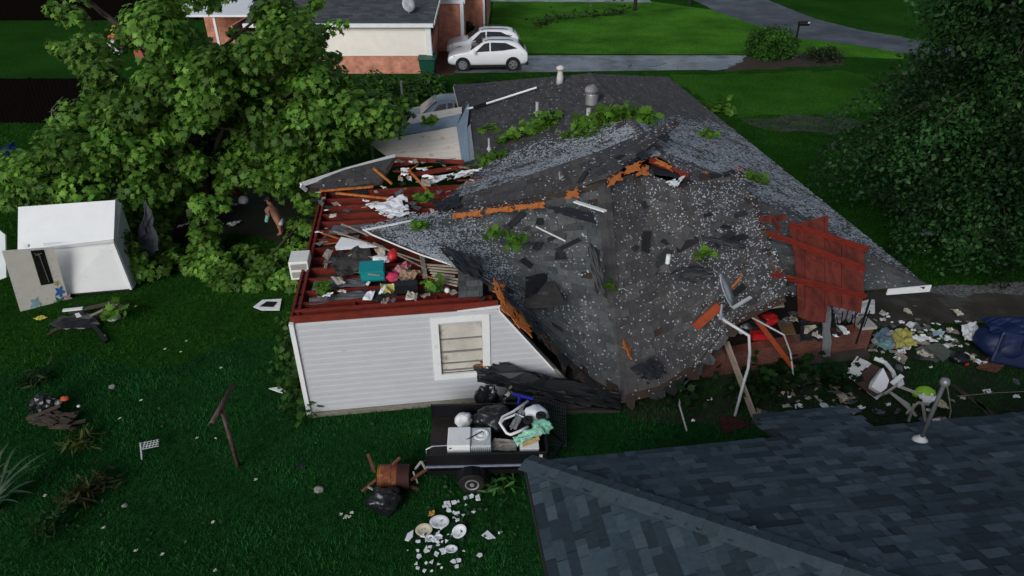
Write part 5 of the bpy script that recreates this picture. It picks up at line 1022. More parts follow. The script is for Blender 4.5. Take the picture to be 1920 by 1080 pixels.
# ---------------------------------------------------------------- dish mast and lumber at the right corner
ds=empty('fallen_dish',P(1345,588,2.3),'grey satellite dish seen almost edge on, on the fallen slope with its bent white mast','satellite dish')
dc=P(1360,548,2.82)
dish(dc,(.78,-.38,.50),.21,.42,ds,'dish')
m=MB(); m.tube([P(1346,590,2.25),P(1360,602,2.2),P(1404,629,2.1),P(1406,660,1.6),P(1403,690,1.1),P(1396,712,.8),P(1378,780,.05)],.032,9); m.build('mast',M('white_mast_pipe',(.55,.56,.57),.45,.15,5),ds,smooth=True)
MB().tube([dc+np.array([-.02,.0,-.3]),P(1350,600,2.3)],.03,8).build('dish_bracket',ALU,ds)
MB().bar(P(1375,577,2.60),P(1408,557,2.72),.07,.03).build('dish_arm',DISH,ds)
deb(MB().bar(P(1304,613,1.72),P(1350,572,2.36),.06,.19),'red_rafter_end',M('red_orange_board',(.30,.055,.018),.6,.3,5),'short red board with orange sawn end lying beside the dish','board')
deb(MB().bar(P(1366,548,2.68),P(1392,517,2.85),.04,.05),'orange_strip',ORANGE,'thin orange strip behind the dish','batten')
deb(MB().bar(P(1362,642,1.15),P(1415,783,.05),.05,.16),'grey_plank',WOODG,'grey weathered plank leaning from the roof edge down to the near eave','plank')
deb(MB().bar(P(1412,590,1.7),P(1490,692,.30),.06,.11),'red_plank',M('red_orange_board',(.30,.055,.018),.6,.3,5),'red orange plank leaning over the brick wall','plank')
deb(MB().tube([P(1402,591,1.75),P(1470,628,1.35),P(1482,660,.8),P(1489,715,.05)],.02,7),'thin_bent_pipe',M('white_mast_pipe',(.55,.56,.57)),'thin bent white pipe right of the red plank','pipe')
deb(MB().tube([P(1295,706,.35),P(1277,728,.3),P(1274,760,.2),P(1288,808,.02)],.02,7),'garden_hose',M('pale_hose',(.38,.40,.36),.6),'pale bent hose hanging off the near slab edge onto the grass','hose')
deb(crumple([P(1540,600,1.3),P(1556,575,1.6),P(1556,668,.2),P(1541,668,.2)],9,.06,45,.008),'metal_strip',ALU,'shiny buckled metal strip hanging over the brick wall','flashing')
deb(MB().bar(P(1408,578+2,2.0),P(1470,572,2.2),.10,.04),'pale_trim_board',WOODG,'pale trim board under the eave left of the red boarding','board')
# cluttered porch behind the brick wall
pz=.75
deb(blob(P(1400,622,pz-.2),(.38,.35,.30),.3,51),'black_bag',BAGB,'black bag on the porch just right of the bent mast','bag',smooth=True)
deb(blob(P(1440,605,pz),(.22,.2,.14),.25,52),'red_light_box',REDB,'small red item on the porch beside the brown board','debris')
deb(MB().box(P(1425,628,pz),(.42,.2,.16),ax),'red_toolbox',REDB,'flat red box on top of the brick wall','box')
deb(MB().slab(PZ([(1455,603),(1482,600),(1492,627),(1468,630)],pz),.04),'brown_board',M('tan_board',(.16,.10,.05),.7,.2,5),'tan brown board on the porch left of the red boarding','board')
deb(crumple(PZ([(1500,640),(1540,640),(1545,610),(1500,600)],pz),8,.12,53),'dark_cloth',DARKC,'dark blue cloth behind the brick wall under the red boarding','clothes')
deb(crumple(PZ([(1565,610),(1610,600),(1600,575),(1560,580)],pz),10,.2,54),'pale_laundry',M('lilac_grey_cloth',(.34,.32,.36),.9,.3,5),'lilac grey laundry heap behind the brick wall','clothes')
deb(crumple(PZ([(1608,590),(1640,588),(1640,562),(1610,565)],pz+.1),7,.05,55),'white_sheet',WHITE,'white board propped behind the porch corner','board')
for i in range(9):
    a=P(1572+i*6,612+rnd.uniform(-8,6),.8); deb(MB().tube([a,a+np.array([rnd.uniform(-.12,.12),rnd.uniform(-.1,.1),rnd.uniform(.25,.55)])],.014,5),'black_twig',BLACKM,'black wire stub standing up by the porch corner','wire','black wire stubs by the porch corner')
deb(MB().tube([P(1605,645,.7),P(1632,560,1.9)],.025,6),'black_post',BLACKM,'thin black iron post at the porch corner below the white fascia','post')
# ---------------------------------------------------------------- debris on the ground at the right
BLUE=M('navy_cover_vinyl',(.008,.018,.070),.5,.25,3,bump=.4,bscale=5)
c=P(1880,665); t=empty('covered_armchair',c,'dark blue covered bulky armchair lying on its side at the right edge','furniture')
blob(c+np.array([.05,.05,0]),(.78,.55,.46),.12,61,4,True,1.2).build('cover',BLUE,t,smooth=True)
m=MB(); m.slab([c+np.array(q_) for q_ in((-.62,-.45,.1),(.35,-.75,.05),(.55,-.45,.75),(-.42,-.2,.85))],.12); m.build('cover_front',BLUE,t,bevel=.05)
crumple([c+np.array(q_) for q_ in((-.6,-.1,.72),(.4,-.3,.80),(.5,.3,.85),(-.5,.5,.75))],10,.12,62,.03).build('cover_top',BLUE,t)
for i in range(3): MB().tube([c+np.array([-.5+.45*i,-.42-.1*i,.1]),c+np.array([-.42+.45*i,-.3-.1*i,.8])],.02,6).build('seam',M('navy_seam',(.006,.012,.05),.5),t)
deb(crumple(PZ([(1668,622),(1700,618),(1718,650),(1680,655)],.1),10,.16,63),'yellow_towel',M('yellow_towel',(.42,.38,.10),.9,.25,8),'yellow towel heap just right of the porch corner','towel')
deb(crumple(PZ([(1632,640),(1668,625),(1700,650),(1660,658)],.08),10,.12,64),'striped_clothes',M('teal_red_stripes',(.14,.36,.36),.9,.4,9,c2=(.45,.05,.09),c2t=.56,c2s=6),'teal and red clothes under the yellow towel','clothes')
deb(crumple(PZ([(1635,630),(1660,615),(1680,630),(1650,645)],.12),8,.14,65),'blue_clothes',M('grey_blue_cloth',(.11,.17,.22),.9,.4,7),'grey blue clothes between porch corner and yellow towel','clothes')
MAT_=M('grey_green_mat',(.115,.125,.105),.7,.15,5)
deb(crumple(PZ([(1715,655),(1745,645),(1785,668),(1755,680)],.05),8,.05,66,.02),'grey_mat',MAT_,'left of two grey green mats overlapping on the grass','mat')
deb(crumple(PZ([(1735,650),(1760,642),(1790,662),(1768,678)],.12),6,.03,67,.02),'grey_mat',MAT_,'right of two grey green mats, lying on top of the other','mat')
deb(blob(P(1795,678),(.22,.2,.15),.3,68),'black_bag',BAGB,'small black bag beside the grey mats','bag',smooth=True)
deb(crumple(PZ([(1830,690),(1855,668),(1890,680),(1868,700)],.06),8,.06,69,.02),'brown_board',M('red_brown_card',(.14,.055,.035),.8,.2,5),'red brown board lying in front of the blue covered chair','board')
deb(blob(P(1812,685),(.05,.05,.05),.2,70),'red_can',REDB,'tiny red can near the black bag','can')
deb(crumple(PZ([(1800,612),(1830,606),(1838,640),(1808,640)],.25),10,.12,71),'white_sheet',WHITE,'big white crumpled sheet left of the blue covered chair','sheet')
deb(crumple(PZ([(1702,632),(1730,628),(1760,640),(1725,642)],.1),9,.06,72,notch=.1),'white_sheet',WHITE,'flat white torn sheet on the grass between towel and chair','sheet')
deb(crumple(PZ([(1748,622),(1765,618),(1768,628),(1750,630)],.08),6,.04,73),'pale_blue_rag',M('pale_blue_cloth',(.32,.45,.55),.8,.2,6),'pale blue rag on the grass','rag')
deb(MB().slab(PZ([(1722,430),(1756,429),(1759,441),(1728,442)],.05),.03),'white_board',WHITE,'white board lying alone on the lawn under the dark tree','board')
# overturned cabinet, white chair frame and lime bag
cb=empty('broken_cabinet',P(1630,740),'broken brown and white cabinet panel fallen on the bed below the porch','cabinet')
zc=.35
crumple(PZ([(1582,700),(1607,668),(1634,682),(1603,714)],zc),9,.02,81,.03,notch=.18).build('white_panel',WHITE,cb)
MB().slab(PZ([(1634,682),(1603,714),(1640,742),(1676,722),(1672,700)],zc),.04).build('brown_panel',M('brown_laminate',(.105,.058,.052),.5,.15,4),cb)
MB().tube(PZ([(1640,672),(1660,680),(1674,697),(1677,706)],zc+.05),.05,8).build('curved_rim',WHITE,cb)
MB().slab(PZ([(1625,733),(1645,748),(1665,728),(1640,722)],.12),.03).build('lower_panel',WHITE,cb)
m=MB(); a_=[P(1650,692,.7),P(1661,715,.55),P(1656,730,.45),P(1645,738,.4),P(1628,728,.45),P(1632,715,.6)]; m.slab(a_,.12); deb(m,'white_pillow',WHITE,'white wedge shaped cushion standing on the brown cabinet panel','cushion')
wc=empty('slatted_chair',P(1690,760),'white slatted wooden chair lying broken near the service mast','chair')
CH=M('greyed_white_wood',(.40,.39,.35),.65,.2,7)
for i in range(5):
    a=P(1664+i*4,732+i*3.2,.35); b_=P(1706+i*3,760+i*5,.30); MB().bar(a,b_,.045,.03).build('slat',CH,wc)
for a,b_ in(((1660,738,.45),(1682,722,.5)),((1700,775,.35),(1722,755,.4)),((1682,723,.5),(1722,738,.45)),((1722,755,.4),(1742,758,.4)),((1703,790,.05),(1714,758,.5)),((1735,790,.05),(1730,755,.45))): MB().bar(P(*a),P(*b_),.04,.05).build('frame_rail',CH,wc)
MB().bar(P(1672,720,.55),P(1692,704,.7),.10,.03).build('arm',WHITE,wc); MB().slab(PZ([(1680,712),(1690,705),(1695,722),(1684,728)],.5),.03).build('arm_panel',WHITE,wc)
deb(blob(P(1730,742,.05),(.24,.15,.13),.3,83),'lime_bag',M('lime_plastic',(.28,.55,.03),.5,.1,5),'lime green plastic bag behind the service mast','bag',smooth=True)
deb(crumple(PZ([(1745,745),(1770,755),(1780,770),(1752,765)],.1),8,.1,84),'pale_cloth',M('cream_cloth',(.45,.40,.27),.9,.2,6),'cream cloth right of the lime bag','clothes')
deb(crumple(PZ([(1720,745),(1735,738),(1762,750),(1735,760)],.15),8,.1,85),'white_cloth',WHITE,'white cloth lying over the chair beside the mast','clothes')
deb(MB().tube([P(1776,724,.4),P(1783,770,.1),P(1780,785,.05)],.012,5),'cream_cable',WOODG,'thin cream cable looping right of the mast','cable')
for a,b_,l in(((1785,722,.05),(1880,790,.05),'long dark board lying in the grass toward the near eave'),((1830,750,.05),(1860,785,.05),'short dark board beside the long one'),((1560,738,.05),(1610,745,.05),'brown board lying in the bed left of the cabinet'),((1445,775,.05),(1490,778,.05),'thin brown board on the grass near the grey plank')): deb(MB().bar(P(*a),P(*b_),.10,.03),'dark_board',WOODD,l,'board')
deb(MB().tube([P(1795,743,.1),P(1860,737,.1),P(1940,733,.1)],.008,5),'fallen_wire',WOODG,'thin white cord stretched across the grass at the right','cord')
deb(crumple(PZ([(1345,790),(1380,775),(1400,800),(1360,815)],.05),8,.06,87,.02),'dark_red_cloth',M('dark_maroon',(.045,.008,.008),.9,.3,4),'dark maroon cloth on the grass under the bed plants','cloth')
deb(blob(P(1299,748),(.07,.06,.06),.3,88),'blue_toy',M('bright_blue_plastic',(.01,.05,.45),.4),'small bright blue plastic thing in the bed','toy')
m=MB(); m.lathe(P(1545,762,.03),[(.02,0),(.085,.02),(.095,.03),(.08,.03)],18); deb(m,'white_dish',WHITE,'small white dish alone on the grass before the porch roof','plate')
for i,(a,c) in enumerate(((1582,752),(1615,765),(1665,760),(1480,745),(1497,762),(1330,750),(1300,790),(1850,735),(1905,745),(1870,470),(1775,478),(1735,473),(1700,690),(1745,690),(1770,660),(1860,640),(1800,650),(1690,660),(1655,600),(1665,595),(1672,605),(1660,590),(1712,620),(1735,620),(1780,618),(1690,605),(1740,800-30),(1755,790),(1650,675))):
    deb(crumple([P(a,c,.05)+np.array(q_) for q_ in[(k_*a_,k_*b_,c_) for k_ in [.35+.75*((i*37)%10)/10] for a_,b_,c_ in ((-.09,-.05,0),(.08,-.07,.02),(.10,.06,.02),(-.07,.07,0))]],5,.05,100+i,.01,notch=.15),'white_scrap',WHITE,'small white scrap lying on the ground right of the house','scrap','white scraps right of the house')
# ---------------------------------------------------------------- trailer
tr=empty('utility_trailer',P(880,880,0),'small black utility trailer parked by the white wall, loaded with junk at its right end','trailer')
zr=.82; zd=.50
NL,NR,FR_,FL_=P(800,851,zr),P(1024,846,zr),P(1002,738,zr),P(797,761,zr)
tx=(NR-NL)/np.linalg.norm(NR-NL); ty=np.array([-tx[1],tx[0],0]); TL=np.linalg.norm(NR-NL); TW=(FL_-NL)@ty
tw=lambda x,y,z: np.array([NL[0],NL[1],0])+tx*x+ty*y+Z*z
m=MB(); m.box(tw(TL/2,TW/2,zd),(TL-.02,TW-.02,.05),(tx,ty,Z)); m.build('deck',M('wet_deck_boards',(.018,.014,.012),.45,.4,3,stretch=(1,6,1)),tr)
m=MB()
for i in range(1,9): m.box(tw(TL/2,TW*i/9,zd+.027),(TL-.04,.012,.006),(tx,ty,Z)).build('deck_gap',BLACKM,tr) if i==1 else None
for (c,sz) in((tw(TL/2,-.02,(zr+zd)/2-.02),(TL+.04,.045,zr-zd+.06)),(tw(TL/2,TW+.02,(zr+zd)/2-.02),(TL+.04,.045,zr-zd+.06))): MB().box(c,sz,(tx,ty,Z)).build('side_panel',BLACKM,tr,bevel=.008)
MB().box(tw(TL+.02,TW/2,(zr+zd)/2),(.045,TW,zr-zd),(tx,ty,Z)).build('front_panel',BLACKM,tr)
MB().box(tw(TL/2,-.055,zd+.03),(TL+.06,.03,.03),(tx,ty,Z)).build('side_stripe',M('worn_edge_metal',(.22,.24,.33),.4,.4,9),tr); MB().box(tw(TL/2,-.03,zd-.13),(TL,.05,.1),(tx,ty,Z)).build('frame_rail',BLACKM,tr)
for y_ in(-.18,TW+.18):
    c=tw(.84,y_,.25); ay=(tx,Z,ty); w_=MB().lathe(c,[(.13,-.085),(.22,-.09),(.255,-.05),(.255,.05),(.22,.09),(.13,.085)],26,ay).build('wheel',RUBBER,tr)
    f=MB(); f.lathe(c-ty*.075,[(.135,.0),(.135,-.02),(.115,-.022),(.10,.0),(.045,.0),(.04,-.025),(.01,-.028)],22,ay)
    f.build('rim',RIM,w_)
    m=MB(); pr=[]; 
    for j in range(9): a=math.pi*j/8; pr.append((c-ty*.11+tx*.36*math.cos(a)+Z*.32*math.sin(a)*.95,c+ty*.11+tx*.36*math.cos(a)+Z*.32*math.sin(a)*.95))
    m.add([p for q_ in pr for p in q_],[(2*j,2*j+1,2*j+3,2*j+2) for j in range(8)]); fo=m.build('fender',BLACKM,tr); sm=fo.modifiers.new('thick','SOLIDIFY'); sm.thickness=.012
for s in(0,TW): MB().bar(tw(TL,s,zd-.1),tw(TL+.4,TW/2,zd-.1),.06,.07).build('tongue',BLACKM,tr)
MB().tube([tw(0,.1,zd-.1),tw(-.02,.12,zr),tw(.1,.14,zr+.05),tw(.45,.16,zr+.05)],.012,6).build('tie_rail',ALU,tr)
MB().box(tw(TL-.1,-.06,zr-.06),(.06,.02,.06),(tx,ty,Z)).build('marker_lamp',M('pale_lens',(.5,.48,.4),.3),tr)
td=zd+.03
def tp(a,c,z=td): return P(a,c,z)
# box fan lying on its back
fc=tw(.78,.42,td); fb=empty('white_box_heater',fc,'white box shaped appliance on the trailer, mesh grille on its right half','appliance')
MB().box(tw(.60,.36,td+.20),(.44,.52,.36),(tx,ty,Z)).build('case',WHITE,fb,bevel=.02)
MB().box(tw(1.02,.38,td+.18),(.38,.50,.32),(tx,ty,Z)).build('grille_body',M('grey_white_mesh',(.48,.52,.53),.5,.35,40),fb,bevel=.015)
m=MB(); m.lathe(tw(1.02,.42,td+.345),[(.15,0),(.15,.02),(.12,.022),(.12,.006),(.04,.006),(.04,.03)],22); m.build('round_grille',DRYW,fb)
for i in range(9): MB().bar(tw(.86+i*.04,.125,td+.05),tw(.86+i*.04,.125,td+.30),.008,.01).build('grille_wire',M('wire_dark',(.10,.11,.12)),fb)
deb(MB().tube([tw(.42,.08,zr+.03),tw(1.05,.44,td+.42)],.011,6),'black_rod',BLACKM,'thin black rod resting across the white appliance','rod')
deb(blob(tp(870,797),(.17,.16,.17),.35,91),'white_bag',WHITE,'white plastic bag standing alone on the trailer deck','bag',smooth=True)
deb(MB().box(tp(887,789,td+.04),(.18,.1,.06),(tx,ty,Z)),'brick',M('brick_red',(.22,.06,.035),.8),'single red brick on the trailer deck behind the white bag','brick')
deb(MB().slab(PZ([(908,779),(920,778),(922,784),(910,786)],td+.1),.05),'white_scrap',WHITE,'white scrap on the trailer beside the black sack','scrap')
deb(blob(tp(925,800),(.40,.32,.26),.3,92,4),'black_sack',BAGB,'shiny black refuse sack in the middle of the trailer','sack',smooth=True)
m=blob(P(915,765,.40),(.22,.16,.36),.45,93,4); deb(m,'black_sack',BAGB,'tall peaked black sack standing against the wall behind the trailer','sack',smooth=True)
deb(crumple([P(940,755,.6),P(962,722,1.1),P(950,760,.7),P(935,775,.55)],8,.1,94),'torn_black_sheet',BAGB,'torn black sheet sticking up behind the trailer','sheet')
sf=empty('folding_chair',tp(955,800),'white tubular folding frame with grey webbing thrown on the trailer load','chair frame')
zf=.95
MB().tube(PZ([(990,752),(962,772),(942,782),(937,793),(950,812),(957,815),(975,808),(990,800)],zf),.028,8).build('frame_tube',WHITE,sf,smooth=True)
MB().tube(PZ([(938,795),(945,786),(965,778)],zf+.06),.022,8).build('frame_tube',WHITE,sf)
m=crumple(PZ([(955,802),(975,765),(985,772),(968,806)],zf-.02),8,.05,95); m.build('webbing',M('grey_web',(.26,.27,.27),.8,.4,14),sf)
for a,b_ in(((958,805,zf),(983,760,zf)),((965,775,zf),(990,785,zf))): MB().tube([P(*a),P(*b_)],.015,6).build('cross_tube',ALU,sf)
drum=deb(blob(P(1005,785,.75),(.24,.20,.17),.2,96),'white_drum',M('white_plastic',(.68,.70,.76),.4,.1,5),'white plastic motor housing with black knobs on the trailer load','appliance',smooth=True)
for a,c,l in((990,787,'larger black round knob beside the white housing'),(1014,779,'smaller black round knob on the right of the white housing')): m=MB(); m.lathe(P(a,c,1.0),[(.10,-.03),(.10,.02),(.05,.03),(.04,.01)],16); m.build('knob',RUBBER,drum)
SEA=M('seafoam_sheet',(.30,.58,.46),.6,.15,5)
deb(crumple([tp(962,822,.80),tp(1010,800,.95),tp(1022,812,.9),tp(970,838,.78)],12,.14,97,.03),'green_bundle',SEA,'pale sea green plastic bundle on the right of the trailer','bundle')
deb(blob(P(1018,808,.75),(.2,.15,.15),.4,98),'green_bundle',M('seafoam_dark',(.20,.50,.36),.6,.15,5),'crumpled darker green end of plastic over the trailer corner','bundle')
deb(crumple([tp(980,832,.82),tp(1010,818,.9),tp(1012,824,.88),tp(980,838,.82)],6,.03,99,.02),'yellow_cushion',M('mustard_foam',(.45,.32,.12),.8,.1,5),'mustard yellow foam strip under the green bundle','foam')
m=MB(); c=tp(992,842,.66); m.box(c,(.36,.26,.3),(tx,ty,Z)); deb(m,'white_tub',WHITE,'white tub at the near right corner of the trailer','tub')
deb(crumple([tp(912,845,.62),tp(928,822,.75),tp(968,826,.72),tp(968,846,.65)],9,.08,102,.02),'grey_sack',M('grey_taupe_sack',(.24,.22,.20),.8,.2,5),'grey taupe sacking between the appliance and the white tub','sack')
bf=empty('t_shaped_bar',P(975,745,.9),'blue painted metal T shaped handle behind the trailer load','handle'); BLF=M('blue_paint',(.02,.02,.30),.4,.15,5)
MB().bar(P(961,738,1.0),P(1000,748,1.0),.04,.04).build('handle_bar',BLF,bf); MB().bar(P(975,742,1.0),P(971,762,.75),.04,.04).build('handle_leg',BLF,bf)
m=MB(); Wm=M('galvanised_wire',(.10,.11,.115),.5,.2,8,metal=.3); MG=[P(1000,742,.75),P(1060,760,.35),P(1062,838,.06),P(1025,835,.30)]
wm=empty('wire_mesh',P(1040,800,0),'sagging sheet of square wire mesh leaning off the right end of the trailer','mesh')
for i in range(14):
    s=i/13; a=MG[0]*(1-s)+MG[1]*s; b_=MG[3]*(1-s)+MG[2]*s; MB().tube([a,(a+b_)/2+Z*.05*math.sin(i),b_],.0055,4).build('mesh_wire',Wm,wm)
    a=MG[0]*(1-s)+MG[3]*s; b_=MG[1]*(1-s)+MG[2]*s; MB().tube([a,(a+b_)/2+Z*.05*math.cos(i),b_],.0055,4).build('mesh_wire',Wm,wm)
# ---------------------------------------------------------------- barrel cooker
bc=empty('barrel_cooker',P(735,905),'rusty barrel cooker with angle iron legs, toppled on the grass by the trailer','barbecue')
bp=P(710,893,.28); bq=P(760,893,.26); bd_=(bq-bp)/np.linalg.norm(bq-bp); by=np.cross(Z,bd_)
MB().lathe(bp,[(.20,0),(.235,.005),(.235,.02),(.225,.03),(.225,.24),(.235,.25),(.225,.26),(.225,.36)],26,(by,Z,bd_)).build('barrel',RUST,bc,smooth=False)
MB().lathe(bp+bd_*.365,[(.232,0),(.236,.06),(.228,.20),(.232,.23),(.17,.235)],26,(by,Z,bd_)).build('barrel_end',RUSTD,bc)
RB_=M('rusty_brown_bar',(.15,.055,.03),.8,.35,6)
for a,b_ in(((690,852,.35),(702,885,.30)),((678,922,.02),(705,900,.12)),((735,872,.55),(750,858,.62)),((752,905,.1),(785,918,.02)),((770,900,.3),(800,880,.35))): MB().bar(P(*a),P(*b_),.05,.035).build('leg',RB_,bc)
for a,b_ in(((690,913,.1),(707,922,.03)),((778,880,.35),(790,865,.5)),((790,865,.5),(798,880,.35)),((775,885,.4),(783,905,.1))): MB().bar(P(*a),P(*b_),.03,.03).build('brace',M('pale_angle_iron',(.36,.35,.33),.6,.2,8),bc)
deb(blob(P(725,950),(.32,.26,.24),.28,111,4),'black_sack',BAGB,'black lumpy sack on the grass below the rusty barrel cooker','sack',smooth=True)
# ---------------------------------------------------------------- crockery
POR=M('white_porcelain',(.80,.82,.85),.2,.03,4,spec=.5); CRM=M('cream_porcelain',(.62,.55,.40),.25,.1,6)
def plate(a,c,rx,label,mat=POR,oval=1.,rot=0,tilt=(0,0),broken=None):
    p=P(a,c,.05); t=empty('plate',p,label,'plate'); cs,sn=math.cos(rot),math.sin(rot); X=np.array([cs,sn,tilt[0]]);Y=np.array([-sn,cs,tilt[1]])*oval
    MB().lathe(p,[(.01,.0),(rx*.58,.0),(rx*.66,.012),(rx*.98,.026),(rx,.030),(rx*.97,.033),(rx*.66,.020),(rx*.56,.010),(.01,.010)],28,(X,Y,Z)).build('dish',mat,t,smooth=True)
    m=MB(); rr=random.Random(int(a)); 
    for k in range(7):
        q_=rr.uniform(0,6.28); d=rx*rr.uniform(.05,.5); m=MB(); m.slab([p+X*(d*math.cos(q_)+e1)+Y*(d*math.sin(q_)+e2)+Z*.016 for e1,e2 in((-.012,-.004),(.014,-.006),(.012,.007),(-.01,.006))],.004,Z)
        if k<2: m.build('dirt_crumb',M('dirt_crumb',(.10,.08,.05),.9),t)
plate(824,980,.18,'large white oval platter with dark specks, topmost of the whole plates',POR,.85)
plate(795,995,.155,'cream coloured oval plate left of the white platter',CRM,.85,.2,(0,.1))
plate(861,998,.135,'tilted white plate standing to the right of the platter',POR,.9,.5,(.25,.2))
plate(846,1031,.115,'small white plate nearest the bottom of the crockery scatter',POR,.75)
plate(806,1011,.085,'small white saucer under the cream plate',POR,.9); plate(822,1008,.075,'small white bowl piece among the shards in the centre',POR,.8)
r=random.Random(23)
for i,(pl,l) in enumerate(((((759,1012),(764,1000),(775,993),(774,1006),(766,1014)),'big curved white plate shard left of the cream plate'),(((903,1003),(914,994),(929,1008),(915,1010)),'pointed white plate shard alone at the right of the scatter'),(((794,1032),(800,1022),(806,1033),(796,1036)),'rounded white shard below the small saucer'),(((891,930),(898,926),(901,937),(893,938)),'white cup fragment near the trailer wheel'))):
    deb(MB().slab(PZ(pl,.06),.02,Z),'plate_shard',POR,l,'shard')
sp_=[(r.gauss(840,5),r.gauss(950,7)) for _ in range(16)]+[(r.gauss(857,4),r.gauss(968,10)) for _ in range(10)]+[(r.gauss(820,9),r.gauss(1012,10)) for _ in range(22)]+[(r.gauss(818,30),r.gauss(1040,14)) for _ in range(18)]+[(r.gauss(880,18),r.gauss(945,10)) for _ in range(10)]+[(870,1033),(860,1050),(900,1041),(936,999),(940,997),(781,1014),(784,1016),(847,1003),(795,1070),(810,1071),(828,1065)]
for a,c in sp_:
    p=P(a,c,.055); k=r.choice((.02,.03,.045,.06)); n=r.choice((3,4,5)); a0=r.random()*6; pts=[p+np.array([k*r.uniform(.5,1.2)*math.cos(a0+6.283*j/n),k*r.uniform(.5,1.2)*math.sin(a0+6.283*j/n),r.uniform(0,.02)]) for j in range(n)]
    deb(MB().slab(pts,.01,Z),'crockery_shard',POR,'small white crockery shard in the grass among the broken plates','shard','crockery shards on the grass')
deb(crumple([P(810,965,.06)+np.array(q_) for q_ in((-.06,-.05,0),(.06,-.04,.03),(.05,.06,.05),(-.05,.05,.02))],5,.05,113),'dead_leaf',M('ochre_leaf',(.42,.22,.05),.8),'ochre dead leaf just above the white platter','leaf')
# ---------------------------------------------------------------- clothesline post
c=P(447,875); t=empty('clothesline_post',c,'rusty T shaped clothesline post standing in the yard','post')
MB().tube([c-Z*.1,c+Z*1.50],.042,12).build('upright',POSTM,t,smooth=True)
a,b_=P(396,796,1.50),P(437,722,1.56); MB().tube([a,b_],.047,14).build('crossbar',POSTM,t,smooth=True); dd=(b_-a)/np.linalg.norm(b_-a)
MB().tube([a-dd*.003,a+dd*.02],.036,12).build('pipe_mouth',BLACKM,t)
# ---------------------------------------------------------------- odds in the yard
r=random.Random(31)
for i in range(26):
    c=P(105+r.gauss(0,20),785+r.gauss(0,8),.05+.02*(i%9)); a=r.uniform(-.6,.5); l=r.uniform(.15,.34); d=np.array([math.cos(a),math.sin(a),r.uniform(-.15,.2)]); deb(MB().bar(c-d*l,c+d*l,r.uniform(.06,.12),.025),'pile_board',WOODD,'old brown board in the jumbled pile in the yard','board','boards in the yard pile')
deb(blob(P(85,765,.1),(.26,.2,.2),.4,121),'black_sack',BAGB,'black sack on top of the jumbled board pile','sack')
deb(blob(P(122,750,.2),(.09,.07,.05),.3,122),'orange_rag',M('orange_plastic',(.60,.10,.03),.6),'bright orange rag on the board pile','rag')
deb(blob(P(108,757,.18),(.09,.08,.05),.3,123),'grey_block',M('grey_block',(.30,.29,.27),.8),'grey block beside the orange rag','block')
deb(blob(P(148,763,.1),(.035,.035,.03),.1,124),'white_bulb',WHITE,'small shiny white bulb on the right of the board pile','bulb')
wsx=empty('wire_rack',P(265,860),'white wire rack bent over on the grass, left of the clothesline post','rack')
MB().bar(P(263,830,.25),P(266,862,.02),.025,.025).build('rack_leg',M('rack_grey',(.42,.44,.46),.6,.2,8),wsx)
for i in range(5): MB().tube([P(268+i*6,842-i*1.5,.15),P(272+i*6,828-i*1.0,.28)],.009,5).build('rack_wire',M('rack_grey',(.42,.44,.46)),wsx); 
for i in range(4): MB().tube([P(264,843-i*4,.15+.02*i),P(298,836-i*4.,.18+.03*i)],.009,5).build('rack_wire',M('rack_grey',(.42,.44,.46)),wsx)
STN=M('pale_stone',(.22,.21,.19),.85,.2,8)
for a,c,s,l in((212,728,.09,'grey stone block right of the board pile'),(598,921,.10,'squarish tan brick lying on the grass left of the cooker'),(235,950,.06,'small pale stone low in the left of the yard'),(563,872,.10,'')):
    if l: deb(blob(P(a,c),(s,s*.8,s*.6),.25,int(a),2),'stone',STN,l,'stone')
deb(MB().slab(PZ([(556,868),(571,867),(572,877),(555,878)],.05),.03,Z),'black_shingle',FELT,'single black shingle square on the grass right of the clothesline post','shingle')
for i,(a,c) in enumerate(((265,751),(225,785),(405,823),(370,822),(255,1033),(305,1040),(405,1070),(400,980),(120,960),(480,900),(340,660),(415,690),(640,965),(650,968),(660,962),(655,970),(648,972),(195,990),(85,930),(350,640),(255,575),(310,655))):
    deb(crumple([P(a,c,.07)+np.array(q_) for q_ in((-.035,-.02,0),(.03,-.03,.02),(.035,.02,.02),(-.03,.03,0))],4,.03,140+i,.006,notch=.1),'pale_scrap',M('pale_paper',(.45,.45,.38),.8,.2,7),'small pale scrap lying in the dark yard grass','scrap','pale scraps in the yard')
deb(MB().slab(PZ([(504,728),(530,724),(540,740),(517,733)],.10),.015,Z),'white_board',DRYW,'white torn panel lying by the near left wall','panel')
fr_=empty('cracked_panel',P(500,575),'white picture frame shaped panel with black centre lying on the grass by the side wall','frame')
MB().slab(PZ([(475,575),(492,562),(528,560),(524,581),(490,581)],.06),.02,Z).build('border',DRYW,fr_); MB().slab(PZ([(487,574),(500,565),(520,566),(512,575)],.075),.02,Z).build('black_centre',FELT,fr_)
